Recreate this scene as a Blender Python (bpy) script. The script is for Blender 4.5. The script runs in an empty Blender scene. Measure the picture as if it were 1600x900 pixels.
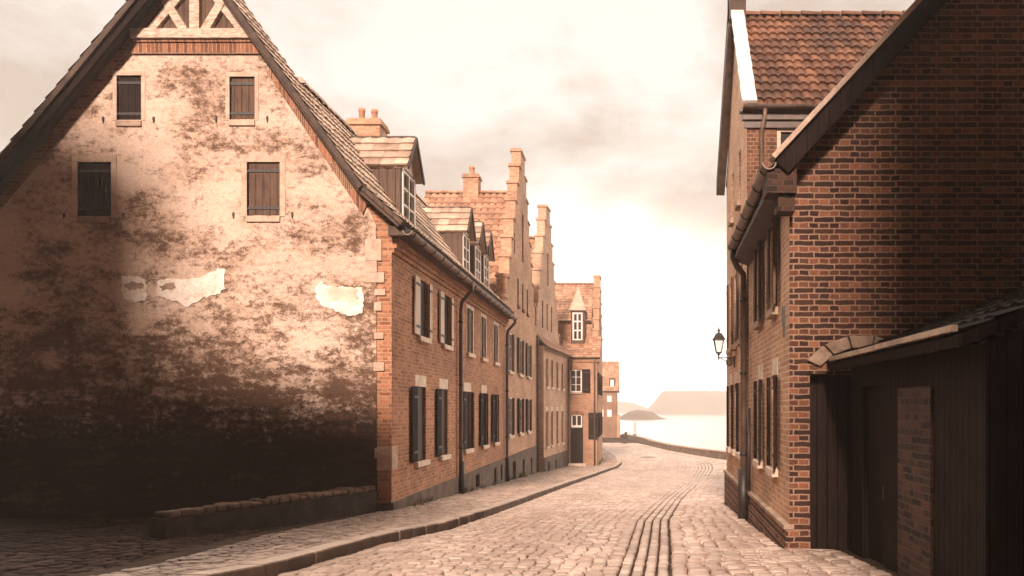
import bpy, math, random
from mathutils import Vector as V
random.seed(7)
R = math.radians
sc = bpy.context.scene
col = sc.collection
F, PX, PY, EYE = 1275.0, 985.0, 638.0, 2.0          # focal length / principal point in 1600x900 pixels, eye height
UP = V((0, 0, 1))

# ------------------------------------------------------------------ helpers
def lerp(a, b, t): return a + (b - a) * t
def interp(tab, x):
    if x <= tab[0][0]: return tab[0][1] + (x - tab[0][0]) * (tab[1][1] - tab[0][1]) / (tab[1][0] - tab[0][0])
    for (a, b), (c, d) in zip(tab, tab[1:]):
        if x <= c: return lerp(b, d, (x - a) / (c - a))
    return tab[-1][1]
GZ = [(0, .78), (15, 0), (28, -.66), (37, -1.08), (46, -1.36), (52, -1.44), (60, -1.5), (85, -1.56), (130, -1.6)]
def gz(y): return interp(GZ, y)

class MB:
    """Collects polygons of one mesh; UVs are metres along the face."""
    def __init__(s): s.v, s.f, s.tone, s.sm, s.isl = [], [], [], [], []
    def face(s, pts, smooth=False):
        i = len(s.v); s.v += [tuple(p) for p in pts]; s.tone += [0.5] * len(pts)
        s.f.append(tuple(range(i, i + len(pts)))); s.sm.append(smooth)
    def raw(s, vs, fs, tone=.5, smooth=False):
        i = len(s.v); s.v += [tuple(p) for p in vs]; s.tone += [tone] * len(vs); s.isl.append((vs, fs, tone, smooth))
        for f in fs: s.f.append(tuple(k + i for k in f)); s.sm.append(smooth)
    def hexa(s, p, bevel=0):     # p: 4 bottom corners, 4 top corners
        vs = list(p)
        s.raw(vs, [(3, 2, 1, 0), (4, 5, 6, 7), (0, 1, 5, 4), (1, 2, 6, 5), (2, 3, 7, 6), (3, 0, 4, 7)], tone=random.random())
    def box(s, x0, x1, y0, y1, z0, z1):
        s.hexa([V((x0, y0, z0)), V((x1, y0, z0)), V((x1, y1, z0)), V((x0, y1, z0)), V((x0, y0, z1)), V((x1, y0, z1)), V((x1, y1, z1)), V((x0, y1, z1))])
    def obox(s, o, a, b, c):     # origin and three edge vectors
        o, a, b, c = V(o), V(a), V(b), V(c)
        if a.cross(b).dot(c) < 0: a, b = b, a
        s.hexa([o, o + a, o + a + b, o + b, o + c, o + a + c, o + a + b + c, o + b + c])
    def beam(s, p, q, w, d, nrm):   # bar from p to q, width w across, depth d along nrm
        p, q, n = V(p), V(q), V(nrm).normalized()
        t = (q - p).normalized(); w_ = n.cross(t).normalized() * w
        s.obox(p - w_ / 2, q - p, w_, n * d)
    def prism(s, poly, vec):
        vec = V(vec); poly = [V(p) for p in poly]
        n = V((0, 0, 0))
        for a, b in zip(poly, poly[1:] + poly[:1]): n += a.cross(b)
        if n.dot(vec) < 0: poly = poly[::-1]
        k = len(poly); vs = poly + [p + vec for p in poly]
        s.raw(vs, [tuple(range(k - 1, -1, -1)), tuple(range(k, 2 * k))] + [(i, (i + 1) % k, k + (i + 1) % k, k + i) for i in range(k)])
    def tube(s, pts, r, seg=10, cap=True):
        pts = [V(p) for p in pts]; rr = r if isinstance(r, (list, tuple)) else [r] * len(pts)
        vs, fs, ref = [], [], None
        for i, p in enumerate(pts):
            t = (pts[min(i + 1, len(pts) - 1)] - pts[max(i - 1, 0)]).normalized()
            if ref is None: ref = t.orthogonal().normalized()
            ref = (ref - t * ref.dot(t)).normalized(); b = t.cross(ref)
            for k in range(seg):
                a = 2 * math.pi * k / seg; vs.append(p + (ref * math.cos(a) + b * math.sin(a)) * rr[i])
        for i in range(len(pts) - 1):
            for k in range(seg):
                fs.append((i * seg + k, i * seg + (k + 1) % seg, (i + 1) * seg + (k + 1) % seg, (i + 1) * seg + k))
        if cap: fs += [tuple(range(seg - 1, -1, -1)), tuple((len(pts) - 1) * seg + k for k in range(seg))]
        s.raw(vs, fs, smooth=True)
    def lathe(s, c, prof, seg=16, smooth=True):   # prof: (r, z) pairs
        c = V(c); vs, fs = [], []
        for r, z in prof:
            for k in range(seg):
                a = 2 * math.pi * (k + .5) / seg; vs.append(c + V((r * math.cos(a), r * math.sin(a), z)))
        for i in range(len(prof) - 1):
            for k in range(seg): fs.append((i * seg + k, i * seg + (k + 1) % seg, (i + 1) * seg + (k + 1) % seg, (i + 1) * seg + k))
        fs += [tuple(range(seg - 1, -1, -1)), tuple((len(prof) - 1) * seg + k for k in range(seg))]
        s.raw(vs, fs, smooth=smooth)
    def each(s, name, mat, parent, bevel=0):     # every piece an object of its own
        for a in s.isl:
            m = MB(); m.raw(*a); o = m.build(name, mat, parent, bevel)
        return o
    def build(s, name, mat, parent=None, bevel=0, props=None):
        off = V((0, 0, 0)); p = parent
        while p: off += p.location; p = p.parent
        me = bpy.data.meshes.new(name); vs = [V(v) for v in s.v]
        me.from_pydata([tuple(v - off) for v in vs], [], s.f)
        uvl = me.uv_layers.new(name='UVMap').data
        at = me.attributes.new('tone', 'FLOAT', 'POINT')
        at.data.foreach_set('value', s.tone)
        me.polygons.foreach_set('use_smooth', s.sm)
        me.update()
        for pl in me.polygons:
            n = pl.normal
            if abs(n.z) < .72:
                t = UP.cross(n); t = t.normalized() if t.length > 1e-6 else V((1, 0, 0))
                for li, vi in zip(pl.loop_indices, pl.vertices): uvl[li].uv = (vs[vi].dot(t), vs[vi].z)
            else:
                for li, vi in zip(pl.loop_indices, pl.vertices): uvl[li].uv = (vs[vi].x, vs[vi].y)
        me.materials.append(mat)
        o = bpy.data.objects.new(name, me); col.objects.link(o); o.parent = parent
        if bevel:
            m = o.modifiers.new('edge', 'BEVEL'); m.width = bevel; m.segments = 2; m.limit_method = 'ANGLE'; m.angle_limit = R(40)
        for k, w in (props or {}).items(): o[k] = w
        return o

def thing(name, label, cat, loc, group=None):
    o = bpy.data.objects.new(name, None); col.objects.link(o); o.location = loc
    o['label'] = label; o['category'] = cat; o.empty_display_size = .3
    if group: o['group'] = group
    return o

# ------------------------------------------------------------------ materials
class NT:
    def __init__(s, name):
        s.m = bpy.data.materials.new(name); s.m.use_nodes = True; s.t = s.m.node_tree; s.n = s.t.nodes
        s.b = s.n['Principled BSDF']; s.out = s.n['Material Output']
    def new(s, typ, ins=None, **kw):
        n = s.n.new(typ)
        for k, v in kw.items(): setattr(n, k, v)
        for k, v in (ins or {}).items(): s.put(n.inputs[k], v)
        return n
    def put(s, sock, v):
        if isinstance(v, bpy.types.NodeSocket): s.t.links.new(v, sock)
        elif isinstance(v, (tuple, list)) and len(v) == 3 and sock.type == 'RGBA': sock.default_value = (*v, 1)
        else: sock.default_value = v
    def uv(s): return s.new('ShaderNodeUVMap').outputs[0]
    def obj(s): return s.new('ShaderNodeTexCoord').outputs['Object']
    def tone(s): return s.new('ShaderNodeAttribute', attribute_name='tone').outputs['Fac']
    def noise(s, vec, scale, detail=4, rough=.55, dist=0, out=0):
        return s.new('ShaderNodeTexNoise', {'Vector': vec, 'Scale': scale, 'Detail': detail, 'Roughness': rough, 'Distortion': dist}).outputs[out]
    def ramp(s, fac, *stops):
        r = s.new('ShaderNodeValToRGB', {'Fac': fac}).color_ramp
        while len(r.elements) < len(stops): r.elements.new(.5)
        for e, (p, c) in zip(r.elements, stops):
            e.position = p; e.color = (c, c, c, 1) if isinstance(c, (int, float)) else (*c, 1)
        return r.id_data and s.n[-1].outputs[0]
    def mix(s, f, a, b, mode='MIX'):
        n = s.new('ShaderNodeMix', data_type='RGBA', blend_type=mode)
        s.put(n.inputs[0], f); s.put(n.inputs[6], a); s.put(n.inputs[7], b); return n.outputs[2]
    def math(s, op, a, b=0.0, c=None):
        n = s.new('ShaderNodeMath', operation=op); s.put(n.inputs[0], a); s.put(n.inputs[1], b)
        if c is not None: s.put(n.inputs[2], c)
        return n.outputs[0]
    def vmath(s, op, a, b):
        n = s.new('ShaderNodeVectorMath', operation=op); s.put(n.inputs[0], a); s.put(n.inputs[1], b); return n.outputs[0]
    def scalev(s, vec, x, y, z=1):
        return s.new('ShaderNodeMapping', {'Vector': vec, 'Scale': (x, y, z)}).outputs[0]
    def bump(s, h, strength=.5, dist=.01, nrm=None):
        n = s.new('ShaderNodeBump', {'Height': h, 'Strength': strength, 'Distance': dist})
        if nrm is not None: s.put(n.inputs['Normal'], nrm)
        s.put(s.b.inputs['Normal'], n.outputs[0]); return n.outputs[0]
    def fin(s, colr, rough=.8, spec=.3, metal=0):
        s.put(s.b.inputs['Base Color'], colr); s.put(s.b.inputs['Roughness'], rough)
        s.put(s.b.inputs['Specular IOR Level'], spec); s.put(s.b.inputs['Metallic'], metal); return s.m

def brick_mat(name, ca, cb, mortar, w=.22, h=.072, mor=.011, rows=None, stain=.5, var=.5):
    t = NT(name); uv = t.uv()
    wob = t.vmath('MULTIPLY', t.vmath('SUBTRACT', t.noise(uv, 9, 3, out=1), (.5, .5, .5)), (.038, .030, 0))
    p = t.vmath('ADD', uv, wob)
    br = t.new('ShaderNodeTexBrick', {'Vector': p, 'Color1': (0, 0, 0), 'Color2': (1, 1, 1), 'Mortar': (.5, .5, .5), 'Scale': 1.0, 'Mortar Size': mor,
               'Mortar Smooth': .35, 'Bias': 0.0, 'Brick Width': w, 'Row Height': h}, offset=.5, offset_frequency=2, squash=.5, squash_frequency=2)
    per = br.outputs['Color']; fac = br.outputs['Fac']
    n1 = t.noise(uv, 34, 5, .65); big = t.noise(t.scalev(uv, .55, .8), 1.0, 5, .6)
    c = t.mix(t.ramp(per, (.05, 0), (.95, 1)), ca, cb)
    if rows:     # alternate courses of dark stretchers
        par = t.math('FRACT', t.math('MULTIPLY', t.math('FLOOR', t.math('DIVIDE', t.new('ShaderNodeSeparateXYZ', {'Vector': p}).outputs[1], h)), .5))
        c = t.mix(t.math('MULTIPLY', t.math('GREATER_THAN', par, .25), .85), c, rows)
    c = t.mix(var, c, t.mix(1, c, t.ramp(n1, (.25, .35), (.8, 1.6)), 'MULTIPLY'))
    mc = t.mix(t.ramp(t.noise(uv, 22, 4), (.3, 0), (.7, 1)), tuple(x * .62 for x in mortar), mortar)
    c = t.mix(fac, c, mc)
    c = t.mix(stain, c, t.mix(1, c, t.ramp(big, (.32, .42), (.62, 1.15)), 'MULTIPLY'))
    hgt = t.math('ADD', t.math('MULTIPLY', t.math('SUBTRACT', 1, fac), .8), t.math('MULTIPLY', n1, .5))
    t.bump(hgt, .75, .012)
    return t.fin(c, .85, .25)

def plaster_mat():
    t = NT('weathered_plaster'); uv = t.uv()
    z = t.new('ShaderNodeSeparateXYZ', {'Vector': uv}).outputs[1]
    warp = t.vmath('ADD', uv, t.vmath('MULTIPLY', t.vmath('SUBTRACT', t.noise(uv, 9, 7, .75, out=1), (.5, .5, .5)), (.20, .15, 0)))
    a = t.noise(t.scalev(warp, .8, 1.2), .9, 6, .6); b = t.noise(t.scalev(warp, .85, 1.55), 2.7, 10, .74)
    c = t.noise(uv, 30, 7, .75); d = t.noise(t.scalev(warp, 1, 1.3), 9, 8, .75); hb = t.noise(t.scalev(warp, .22, 2.6), 1.6, 6, .65)
    base = t.ramp(t.math('ADD', t.math('MULTIPLY', a, .55), t.math('MULTIPLY', d, .45)), (.36, (.33, .205, .142)), (.47, (.50, .345, .252)), (.56, (.60, .445, .345)), (.68, (.68, .545, .45)))
    # dirt and old soot in ragged blotches, made denser low down to carry shade
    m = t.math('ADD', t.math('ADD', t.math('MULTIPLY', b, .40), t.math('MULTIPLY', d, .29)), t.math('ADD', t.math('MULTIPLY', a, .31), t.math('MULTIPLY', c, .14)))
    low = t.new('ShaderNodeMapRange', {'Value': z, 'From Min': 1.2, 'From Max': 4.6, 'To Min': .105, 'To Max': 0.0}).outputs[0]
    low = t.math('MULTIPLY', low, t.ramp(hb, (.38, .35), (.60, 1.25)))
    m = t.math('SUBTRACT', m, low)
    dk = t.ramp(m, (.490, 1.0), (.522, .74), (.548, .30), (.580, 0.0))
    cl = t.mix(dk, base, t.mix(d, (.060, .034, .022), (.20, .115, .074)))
    cl = t.mix(.5, cl, t.mix(1, cl, t.ramp(c, (.32, .5), (.68, 1.3)), 'MULTIPLY'))
    # shade at the foot of the wall put into the colour, with a ragged upper edge
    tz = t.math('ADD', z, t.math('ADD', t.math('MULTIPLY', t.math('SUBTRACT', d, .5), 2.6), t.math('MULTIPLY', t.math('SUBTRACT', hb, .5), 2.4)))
    foot_shade = t.new('ShaderNodeMapRange', {'Value': tz, 'From Min': 1.55, 'From Max': 2.2, 'To Min': 1.0, 'To Max': 0.0}).outputs[0]
    cl = t.mix(t.math('MULTIPLY', foot_shade, .93), cl, t.mix(c, (.022, .014, .010), (.06, .037, .026)))
    t.bump(t.math('ADD', t.math('MULTIPLY', d, .6), t.math('MULTIPLY', c, .35)), .6, .03)
    return t.fin(cl, .9, .08)

def patchy(name, lo, hi, scale=6, rough=.75, spec=.3, bump=.3, bscale=30, stretch=(1, 1, 1), metal=0, dist=.008):
    t = NT(name); o = t.obj(); ob = t.scalev(o, *stretch)
    n = t.noise(ob, scale, 6, .62, .3); f = t.noise(ob, bscale, 5, .6)
    c = t.mix(t.ramp(n, (.3, 0), (.7, 1)), lo, hi)
    c = t.mix(.4, c, t.mix(1, c, t.ramp(f, (.3, .55), (.7, 1.4)), 'MULTIPLY'))
    if bump: t.bump(t.math('ADD', f, t.math('MULTIPLY', n, .6)), bump, dist)
    return t.fin(c, rough, spec, metal)

def wood_mat(name, lo, hi, plank=.14, spec=.25):
    t = NT(name); uv = t.uv(); s = t.new('ShaderNodeSeparateXYZ', {'Vector': uv}); u = s.outputs[0]
    g = t.noise(t.scalev(uv, 38, 2.2), 1, 6, .65, .8); big = t.noise(uv, 2.5, 4)
    fr = t.math('FRACT', t.math('DIVIDE', u, plank))
    seam = t.math('GREATER_THAN', t.math('ABSOLUTE', t.math('SUBTRACT', fr, .5)), .455)
    c = t.mix(t.ramp(t.math('ADD', t.math('MULTIPLY', g, .7), t.math('MULTIPLY', big, .3)), (.35, 0), (.68, 1)), lo, hi)
    c = t.mix(seam, c, tuple(x * .35 for x in lo))
    t.bump(t.math('SUBTRACT', t.math('MULTIPLY', g, .5), seam), .5, .008)
    return t.fin(c, .8, spec)

def tile_mat(name, lo, hi, dirt):
    t = NT(name); o = t.obj(); tn = t.tone()
    c = t.mix(t.ramp(tn, (.1, 0), (.9, 1)), lo, hi)
    n = t.noise(o, 1.1, 6, .65); f = t.noise(o, 24, 6, .7)
    c = t.mix(t.ramp(n, (.42, 0), (.68, .75)), c, dirt)
    c = t.mix(.55, c, t.mix(1, c, t.ramp(f, (.3, .4), (.72, 1.5)), 'MULTIPLY'))
    t.bump(f, .4, .008)
    return t.fin(c, .8, .3 if max(hi) > .1 else .06)

def stone_mat(name, lo, hi, dirt, rough=.6, wet=True):
    t = NT(name); o = t.obj(); tn = t.tone()
    c = t.mix(t.ramp(tn, (.05, 0), (.95, 1)), lo, hi)
    n = t.noise(t.scalev(o, 1.3, .35), .7, 7, .65); f = t.noise(o, 45, 5, .65)
    c = t.mix(t.ramp(n, (.42, 0), (.66, .75)), c, dirt)
    c = t.mix(.5, c, t.mix(1, c, t.ramp(f, (.3, .55), (.7, 1.4)), 'MULTIPLY'))
    t.bump(f, .6, .008)
    return t.fin(c, t.ramp(f, (.3, rough - .16), (.7, rough + .15)), .5 if rough < .8 else .05)

M = {}
M['brick_a'] = brick_mat('red_brown_brick', (.25, .090, .042), (.50, .215, .105), (.50, .32, .21))
M['brick_c'] = brick_mat('orange_brick', (.40, .20, .112), (.60, .345, .21), (.56, .38, .26))
M['brick_d'] = brick_mat('pale_orange_brick', (.44, .235, .14), (.62, .39, .26), (.68, .50, .38))
M['brick_e'] = brick_mat('brown_brick', (.26, .115, .06), (.42, .21, .115), (.54, .36, .25))
M['brick_r'] = brick_mat('dark_banded_brick', (.04, .016, .011), (.27, .105, .052), (.37, .222, .147), w=.25, h=.0725, mor=.0105, rows=(.028, .013, .009), stain=.4, var=.8)
M['brick_rs'] = brick_mat('warm_street_brick', (.44, .20, .10), (.64, .355, .20), (.74, .54, .39), w=.23, h=.0725, mor=.012)
M['brick_k'] = brick_mat('shade_dark_brick', (.018, .010, .007), (.085, .038, .022), (.09, .052, .035), w=.25, h=.0725)  # brick darkened in place of shade, for kneeler and shed pier
M['brick_s'] = brick_mat('shaded_side_brick', (.10, .042, .022), (.22, .095, .05), (.30, .19, .125))  # darker copy of the brick for the shaded side wall
M['brick_f'] = brick_mat('quay_brick', (.17, .075, .04), (.30, .15, .085), (.36, .24, .16))
M['brick_cap'] = brick_mat('soldier_course_brick', (.15, .055, .03), (.34, .14, .07), (.45, .3, .2), w=.075, h=.5, mor=.008)
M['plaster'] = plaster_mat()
M['render'] = patchy('dark_plinth_render', (.05, .034, .026), (.17, .115, .085), 2.2, .85, .2, .5, 22)
M['patch'] = patchy('white_lime_patch', (.60, .47, .37), (.86, .77, .68), 7, .9, .15, .4, 26)
M['stone'] = patchy('cream_stone', (.48, .36, .27), (.74, .60, .47), 4, .85, .2, .4, 26)
M['stone_dirty'] = patchy('dirty_stone', (.20, .13, .09), (.46, .33, .24), 3, .85, .2, .4, 26)
M['stone_mid'] = patchy('worn_window_stone', (.36, .245, .175), (.56, .42, .32), 5, .85, .2, .4, 26)
M['quay'] = patchy('tide_stained_stone', (.08, .052, .036), (.24, .16, .11), 1.5, .9, .2, .5, 14)
M['foot_shade'] = patchy('foot_shade_stone', (.018, .012, .009), (.075, .045, .03), 3.5, .8, .25, .6, 18)  # stone darkened to hold the shade before the gable
M['wood_dark'] = wood_mat('dark_weathered_boards', (.045, .026, .018), (.16, .09, .055), .13)
M['wood_black'] = wood_mat('black_and_shaded_boards', (.012, .008, .007), (.034, .021, .016), .13, .04)  # black paint; also shade put into the shed and left verge
M['wood_grey'] = wood_mat('weathered_brown_cladding', (.06, .036, .025), (.15, .092, .064), .17)
M['wood_cream'] = wood_mat('cream_painted_boards', (.44, .33, .25), (.74, .60, .48), .16)
M['beam'] = patchy('flaking_painted_timber', (.25, .16, .11), (.72, .56, .44), 7, .8, .2, .5, 30, (1, 1, 3))
M['verge'] = patchy('dark_verge_boards', (.03, .018, .013), (.10, .058, .038), 5, .7, .3, .4, 40)
M['white'] = patchy('white_window_paint', (.62, .52, .44), (.84, .77, .70), 8, .5, .4, .1, 40)
M['iron'] = patchy('black_iron', (.012, .009, .008), (.04, .027, .02), 12, .5, .4, .3, 60)
M['zinc'] = patchy('weathered_zinc_gutter', (.10, .062, .042), (.26, .17, .12), 4, .5, .5, .2, 30, metal=.25)
M['pipe'] = patchy('brown_downpipe_paint', (.05, .03, .022), (.13, .08, .055), 4, .5, .45, .2, 30)
M['tile_a'] = tile_mat('pale_roof_tiles', (.32, .22, .155), (.58, .43, .32), (.22, .145, .10))
M['tile_c'] = tile_mat('orange_roof_tiles', (.30, .15, .085), (.52, .29, .18), (.22, .12, .075))
M['tile_r'] = tile_mat('glazed_red_pantiles', (.095, .038, .021), (.235, .105, .056), (.05, .026, .017))
M['tile_k'] = tile_mat('shade_dark_tiles', (.014, .009, .007), (.034, .021, .015), (.01, .007, .006))  # tiles darkened in place of shade on the shed roof
M['lead'] = patchy('white_coping_metal', (.60, .50, .43), (.85, .78, .72), 3, .5, .4, .1, 20)
M['pot'] = patchy('clay_pot', (.36, .18, .10), (.55, .31, .19), 7, .8, .25, .2, 40)
M['cobble'] = stone_mat('worn_cobbles', (.28, .19, .142), (.48, .36, .282), (.23, .15, .107), .5)
M['cobble_l'] = stone_mat('pavement_cobbles', (.22, .145, .105), (.44, .325, .25), (.17, .11, .08), .68)
M['cobble_shade'] = stone_mat('shade_dark_cobbles', (.03, .019, .014), (.075, .047, .034), (.02, .013, .010), .85)  # pavement cobbles darkened to put shade into the left corner
M['kerb'] = patchy('granite_kerb', (.24, .17, .125), (.50, .38, .30), 2.2, .65, .35, .7, 26, dist=.02)
M['joint'] = patchy('dark_joint_grit', (.028, .018, .013), (.085, .054, .038), 3, .95, .03, .6, 50)
def glass_mat():
    t = NT('dark_window_glass')
    return t.fin(t.mix(t.noise(t.obj(), 1.5, 3), (.010, .007, .006), (.035, .024, .019)), .4, .12)
M['glass'] = glass_mat()
def lamp_glass():
    t = NT('frosted_lantern_glass'); t.put(t.b.inputs['Transmission Weight'], .75); t.put(t.b.inputs['IOR'], 1.2)
    return t.fin((.9, .84, .78), .25, .3)
M['lampglass'] = lamp_glass()
def sea_mat():
    t = NT('sea_water'); o = t.obj()
    w = t.noise(t.scalev(o, .35, 1.1), .55, 8, .62, .4); w2 = t.noise(t.scalev(o, .5, 1.4), 2.6, 4, .6)
    t.bump(t.math('ADD', w, t.math('MULTIPLY', w2, .25)), .5, .14)
    return t.fin((.16, .13, .105), .16, .5)
M['sea'] = sea_mat()
M['hill'] = patchy('headland_scrub', (.07, .045, .03), (.16, .105, .07), .05, .95, .1, .3, .6, dist=.5)
M['grass'] = patchy('dry_weed_blades', (.06, .055, .018), (.17, .14, .05), 9, .8, .2, 0)

# ------------------------------------------------------------------ wall planes
class Plane:
    """A vertical wall plane: origin, horizontal direction u, outward normal n."""
    def __init__(s, o, u, n): s.o, s.u, s.n = V(o), V(u).normalized(), V(n).normalized()
    def P(s, u, z, d=0): p = s.o + s.u * u + s.n * d; return V((p.x, p.y, z))
    def flip(s): return s.u.cross(UP).dot(s.n) < 0
    def box(s, mb, u0, u1, z0, z1, d0, d1):
        c = [s.P(u0, z0, d0), s.P(u1, z0, d0), s.P(u1, z0, d1), s.P(u0, z0, d1)]
        t = [p + UP * (z1 - z0) for p in c]
        if s.flip(): mb.hexa(c + t)
        else: mb.hexa([c[3], c[2], c[1], c[0], t[3], t[2], t[1], t[0]])
    def wall(s, mb, poly=None, openings=(), depth=.14, inside=None, rect=None, d=0, brk_u=(), brk_z=()):
        """Wall face with openings cut out and reveals; poly is convex (u,z) or inside(u,z) is a test on cell centres."""
        us = sorted(set([q for o in openings for q in o[:2]] + list(brk_u) + ([p[0] for p in poly] if poly else list(rect[:2]))))
        zs = sorted(set([q for o in openings for q in o[2:4]] + list(brk_z) + ([p[1] for p in poly] if poly else list(rect[2:]))))
        fl = s.flip()
        for a, b in zip(us, us[1:]):
            for c, e in zip(zs, zs[1:]):
                um, zm = (a + b) / 2, (c + e) / 2
                if any(o[0] < um < o[1] and o[2] < zm < o[3] for o in openings): continue
                if inside and not inside(um, zm): continue
                cell = [(a, c), (b, c), (b, e), (a, e)]
                if poly: cell = clip(cell, poly)
                if len(cell) < 3: continue
                pts = [s.P(u, z, d) for u, z in cell]
                mb.face(pts[::-1] if fl else pts)
        for o in openings:
            a, b, c, e = o[:4]; k = depth
            for q in ([(a, c), (a, e)], [(b, e), (b, c)], [(b, c), (a, c)], [(a, e), (b, e)]):
                (u0, z0), (u1, z1) = q
                pts = [s.P(u0, z0, d), s.P(u1, z1, d), s.P(u1, z1, d - k), s.P(u0, z0, d - k)]
                mb.face(pts[::-1] if fl else pts)

def clip(sub, pol):
    area = sum(a[0] * b[1] - b[0] * a[1] for a, b in zip(pol, pol[1:] + pol[:1]))
    if area < 0: pol = pol[::-1]
    for a, b in zip(pol, pol[1:] + pol[:1]):
        out = []
        side = lambda p: (b[0] - a[0]) * (p[1] - a[1]) - (b[1] - a[1]) * (p[0] - a[0])
        for p, q in zip(sub, sub[1:] + sub[:1]):
            sp, sq = side(p), side(q)
            if sp >= -1e-9: out.append(p)
            if (sp > 1e-9 and sq < -1e-9) or (sp < -1e-9 and sq > 1e-9):
                t = sp / (sp - sq); out.append((lerp(p[0], q[0], t), lerp(p[1], q[1], t)))
        sub = out
        if not sub: break
    return sub

def shutter(pl, parent, hinge_u, side, z0, z1, w, ang, mat, d=.02, straps=True, thick=.035):
    """side -1: leaf hangs left of the opening (towards smaller u); ang 0 = folded back on the wall, 180 = closed."""
    mb = MB(); a = R(ang)
    du = pl.u * (side * math.cos(a)) + pl.n * math.sin(a)
    nn = du.cross(UP)
    if nn.dot(pl.n) < 0: nn = -nn
    o = pl.P(hinge_u, z0, d)
    mb.obox(o, du * w, nn * thick, UP * (z1 - z0))
    sh = mb.build('shutter', mat, parent, bevel=.006)
    if straps:
        sb = MB()
        for f in (.12, .85):
            for off in ((thick + .001, .012),):
                sb.obox(o + UP * (z0 - z0 + (z1 - z0) * f) + nn * off[0] - du * .03, du * (w * .93), nn * off[1], UP * .045)
        return sh, sb
    return sh, None

def window(pl, house, u0, u1, z0, z1, depth=.14, frame=None, sill=None, lintel=None, shut=None, nx=2, nz=3, fw=.05, panel=None):
    """A window part (its dark pane) with frame, sill, lintel and shutters as its pieces."""
    mb = MB(); pl.box(mb, u0 + .002, u1 - .002, z0 + .002, z1 - .002, -depth - .03, -depth + .01)
    w = mb.build('window', panel or M['glass'], house)
    if frame:
        fb = MB()
        pl.box(fb, u0 + .004, u0 + fw, z0 + .004, z1 - .004, -depth + .012, -depth + .06); pl.box(fb, u1 - fw, u1 - .004, z0 + .004, z1 - .004, -depth + .012, -depth + .06)
        pl.box(fb, u0 + fw, u1 - fw, z0 + .004, z0 + fw, -depth + .012, -depth + .058); pl.box(fb, u0 + fw, u1 - fw, z1 - fw, z1 - .004, -depth + .012, -depth + .058)
        for i in range(1, nx):
            u = lerp(u0, u1, i / nx); pl.box(fb, u - .022, u + .022, z0 + fw, z1 - fw, -depth + .012, -depth + .052)
        for i in range(1, nz):
            z = lerp(z0, z1, i / nz); pl.box(fb, u0 + fw, u1 - fw, z - .014, z + .014, -depth + .012, -depth + .042)
        fb.build('frame', frame, w)
    if sill:
        sb = MB(); pl.box(sb, u0 - .06, u1 + .06, z0 - .11, z0 - .001, -depth + .02, .085); sb.build('sill', sill, w, bevel=.012)
    if lintel:
        lb = MB(); pl.box(lb, u0 - .02, u1 + .02, z1 + .002, z1 + .24, -.08, .006); lb.build('lintel', lintel, w, bevel=.008)
    if shut:      # (mat, left angle, right angle, width)
        mat, al, ar, sw = shut; st = MB()
        for side, hu, ang in ((-1, u0, al), (1, u1, ar)):
            if ang is None: continue
            s_, sb = shutter(pl, w, hu, side, z0 + .01, z1 - .01, sw if side < 0 or ang > 90 else sw * .45, ang, mat)
            if sb: sb.each('strap', M['iron'], s_)
    return w

# ------------------------------------------------------------------ roof tiles, gutters, pipes
def tiles(o, ud, sd, length, slope, tw, course, amp, lip=.032, kind='pan', jit=.006, sub=6, clipf=None):
    """Courses of overlapping tiles as real relief: o lower-left corner, ud along the eave, sd up the slope."""
    o, ud, sd = V(o), V(ud).normalized(), V(sd).normalized(); n = ud.cross(sd).normalized()
    if n.z < 0: n = -n
    mb = MB(); nc = max(1, round(length / tw)); nr = max(1, round(slope / course)); tw = length / nc; cs = slope / nr
    def prof(t):
        if kind == 'pan': return amp * (math.sin(2 * math.pi * (t - .1)) + .35 * math.sin(4 * math.pi * t)) * .7
        return amp * math.sin(math.pi * t)
    for r in range(nr):
        for c in range(nc):
            if clipf and not clipf((c + .5) * tw, (r + .5) * cs): continue
            j = random.uniform(-jit, jit); js = random.uniform(-jit, jit) * 2; jz = random.uniform(0, jit)
            vs, fs = [], []
            for k in range(sub + 1):
                t = k / sub; u = (c + t) * tw; h = prof(t)
                sag = -.028 * math.sin(math.pi * t) if kind == 'scallop' else 0
                base = o + ud * u
                vs.append(base + sd * (r * cs + js + sag) + n * (h + lip * .15 + jz))
                vs.append(base + sd * (r * cs + js + sag) + n * (h + lip + j + jz))
                vs.append(base + sd * ((r + 1) * cs + .03) + n * (h + jz * .5))
            for k in range(sub):
                a, b = 3 * k, 3 * k + 3
                fs += [(a, b, b + 1, a + 1), (a + 1, b + 1, b + 2, a + 2)]
            if ud.cross(sd).z < 0: fs = [f[::-1] for f in fs]
            mb.raw(vs, fs, tone=random.random())
    return mb

def slab(mb, o, ud, sd, length, slope, th=.09):
    o, ud, sd = V(o), V(ud).normalized(), V(sd).normalized(); n = ud.cross(sd).normalized()
    if n.z < 0: n = -n
    mb.obox(o - n * (th + .012), ud * length, sd * slope, n * th)

def roof(house, o, ud, sd, length, slope, mat, tw=.24, course=.3, amp=.022, kind='pan', sub=6, under=True, deck=None, **kw):
    t = tiles(o, ud, sd, length, slope, tw, course, amp, kind=kind, sub=sub, **kw).build('roof', mat, house)
    if under:
        mb = MB(); slab(mb, o, ud, sd, length, slope); mb.build('roof_deck', deck or M['verge'], t)
    return t

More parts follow.
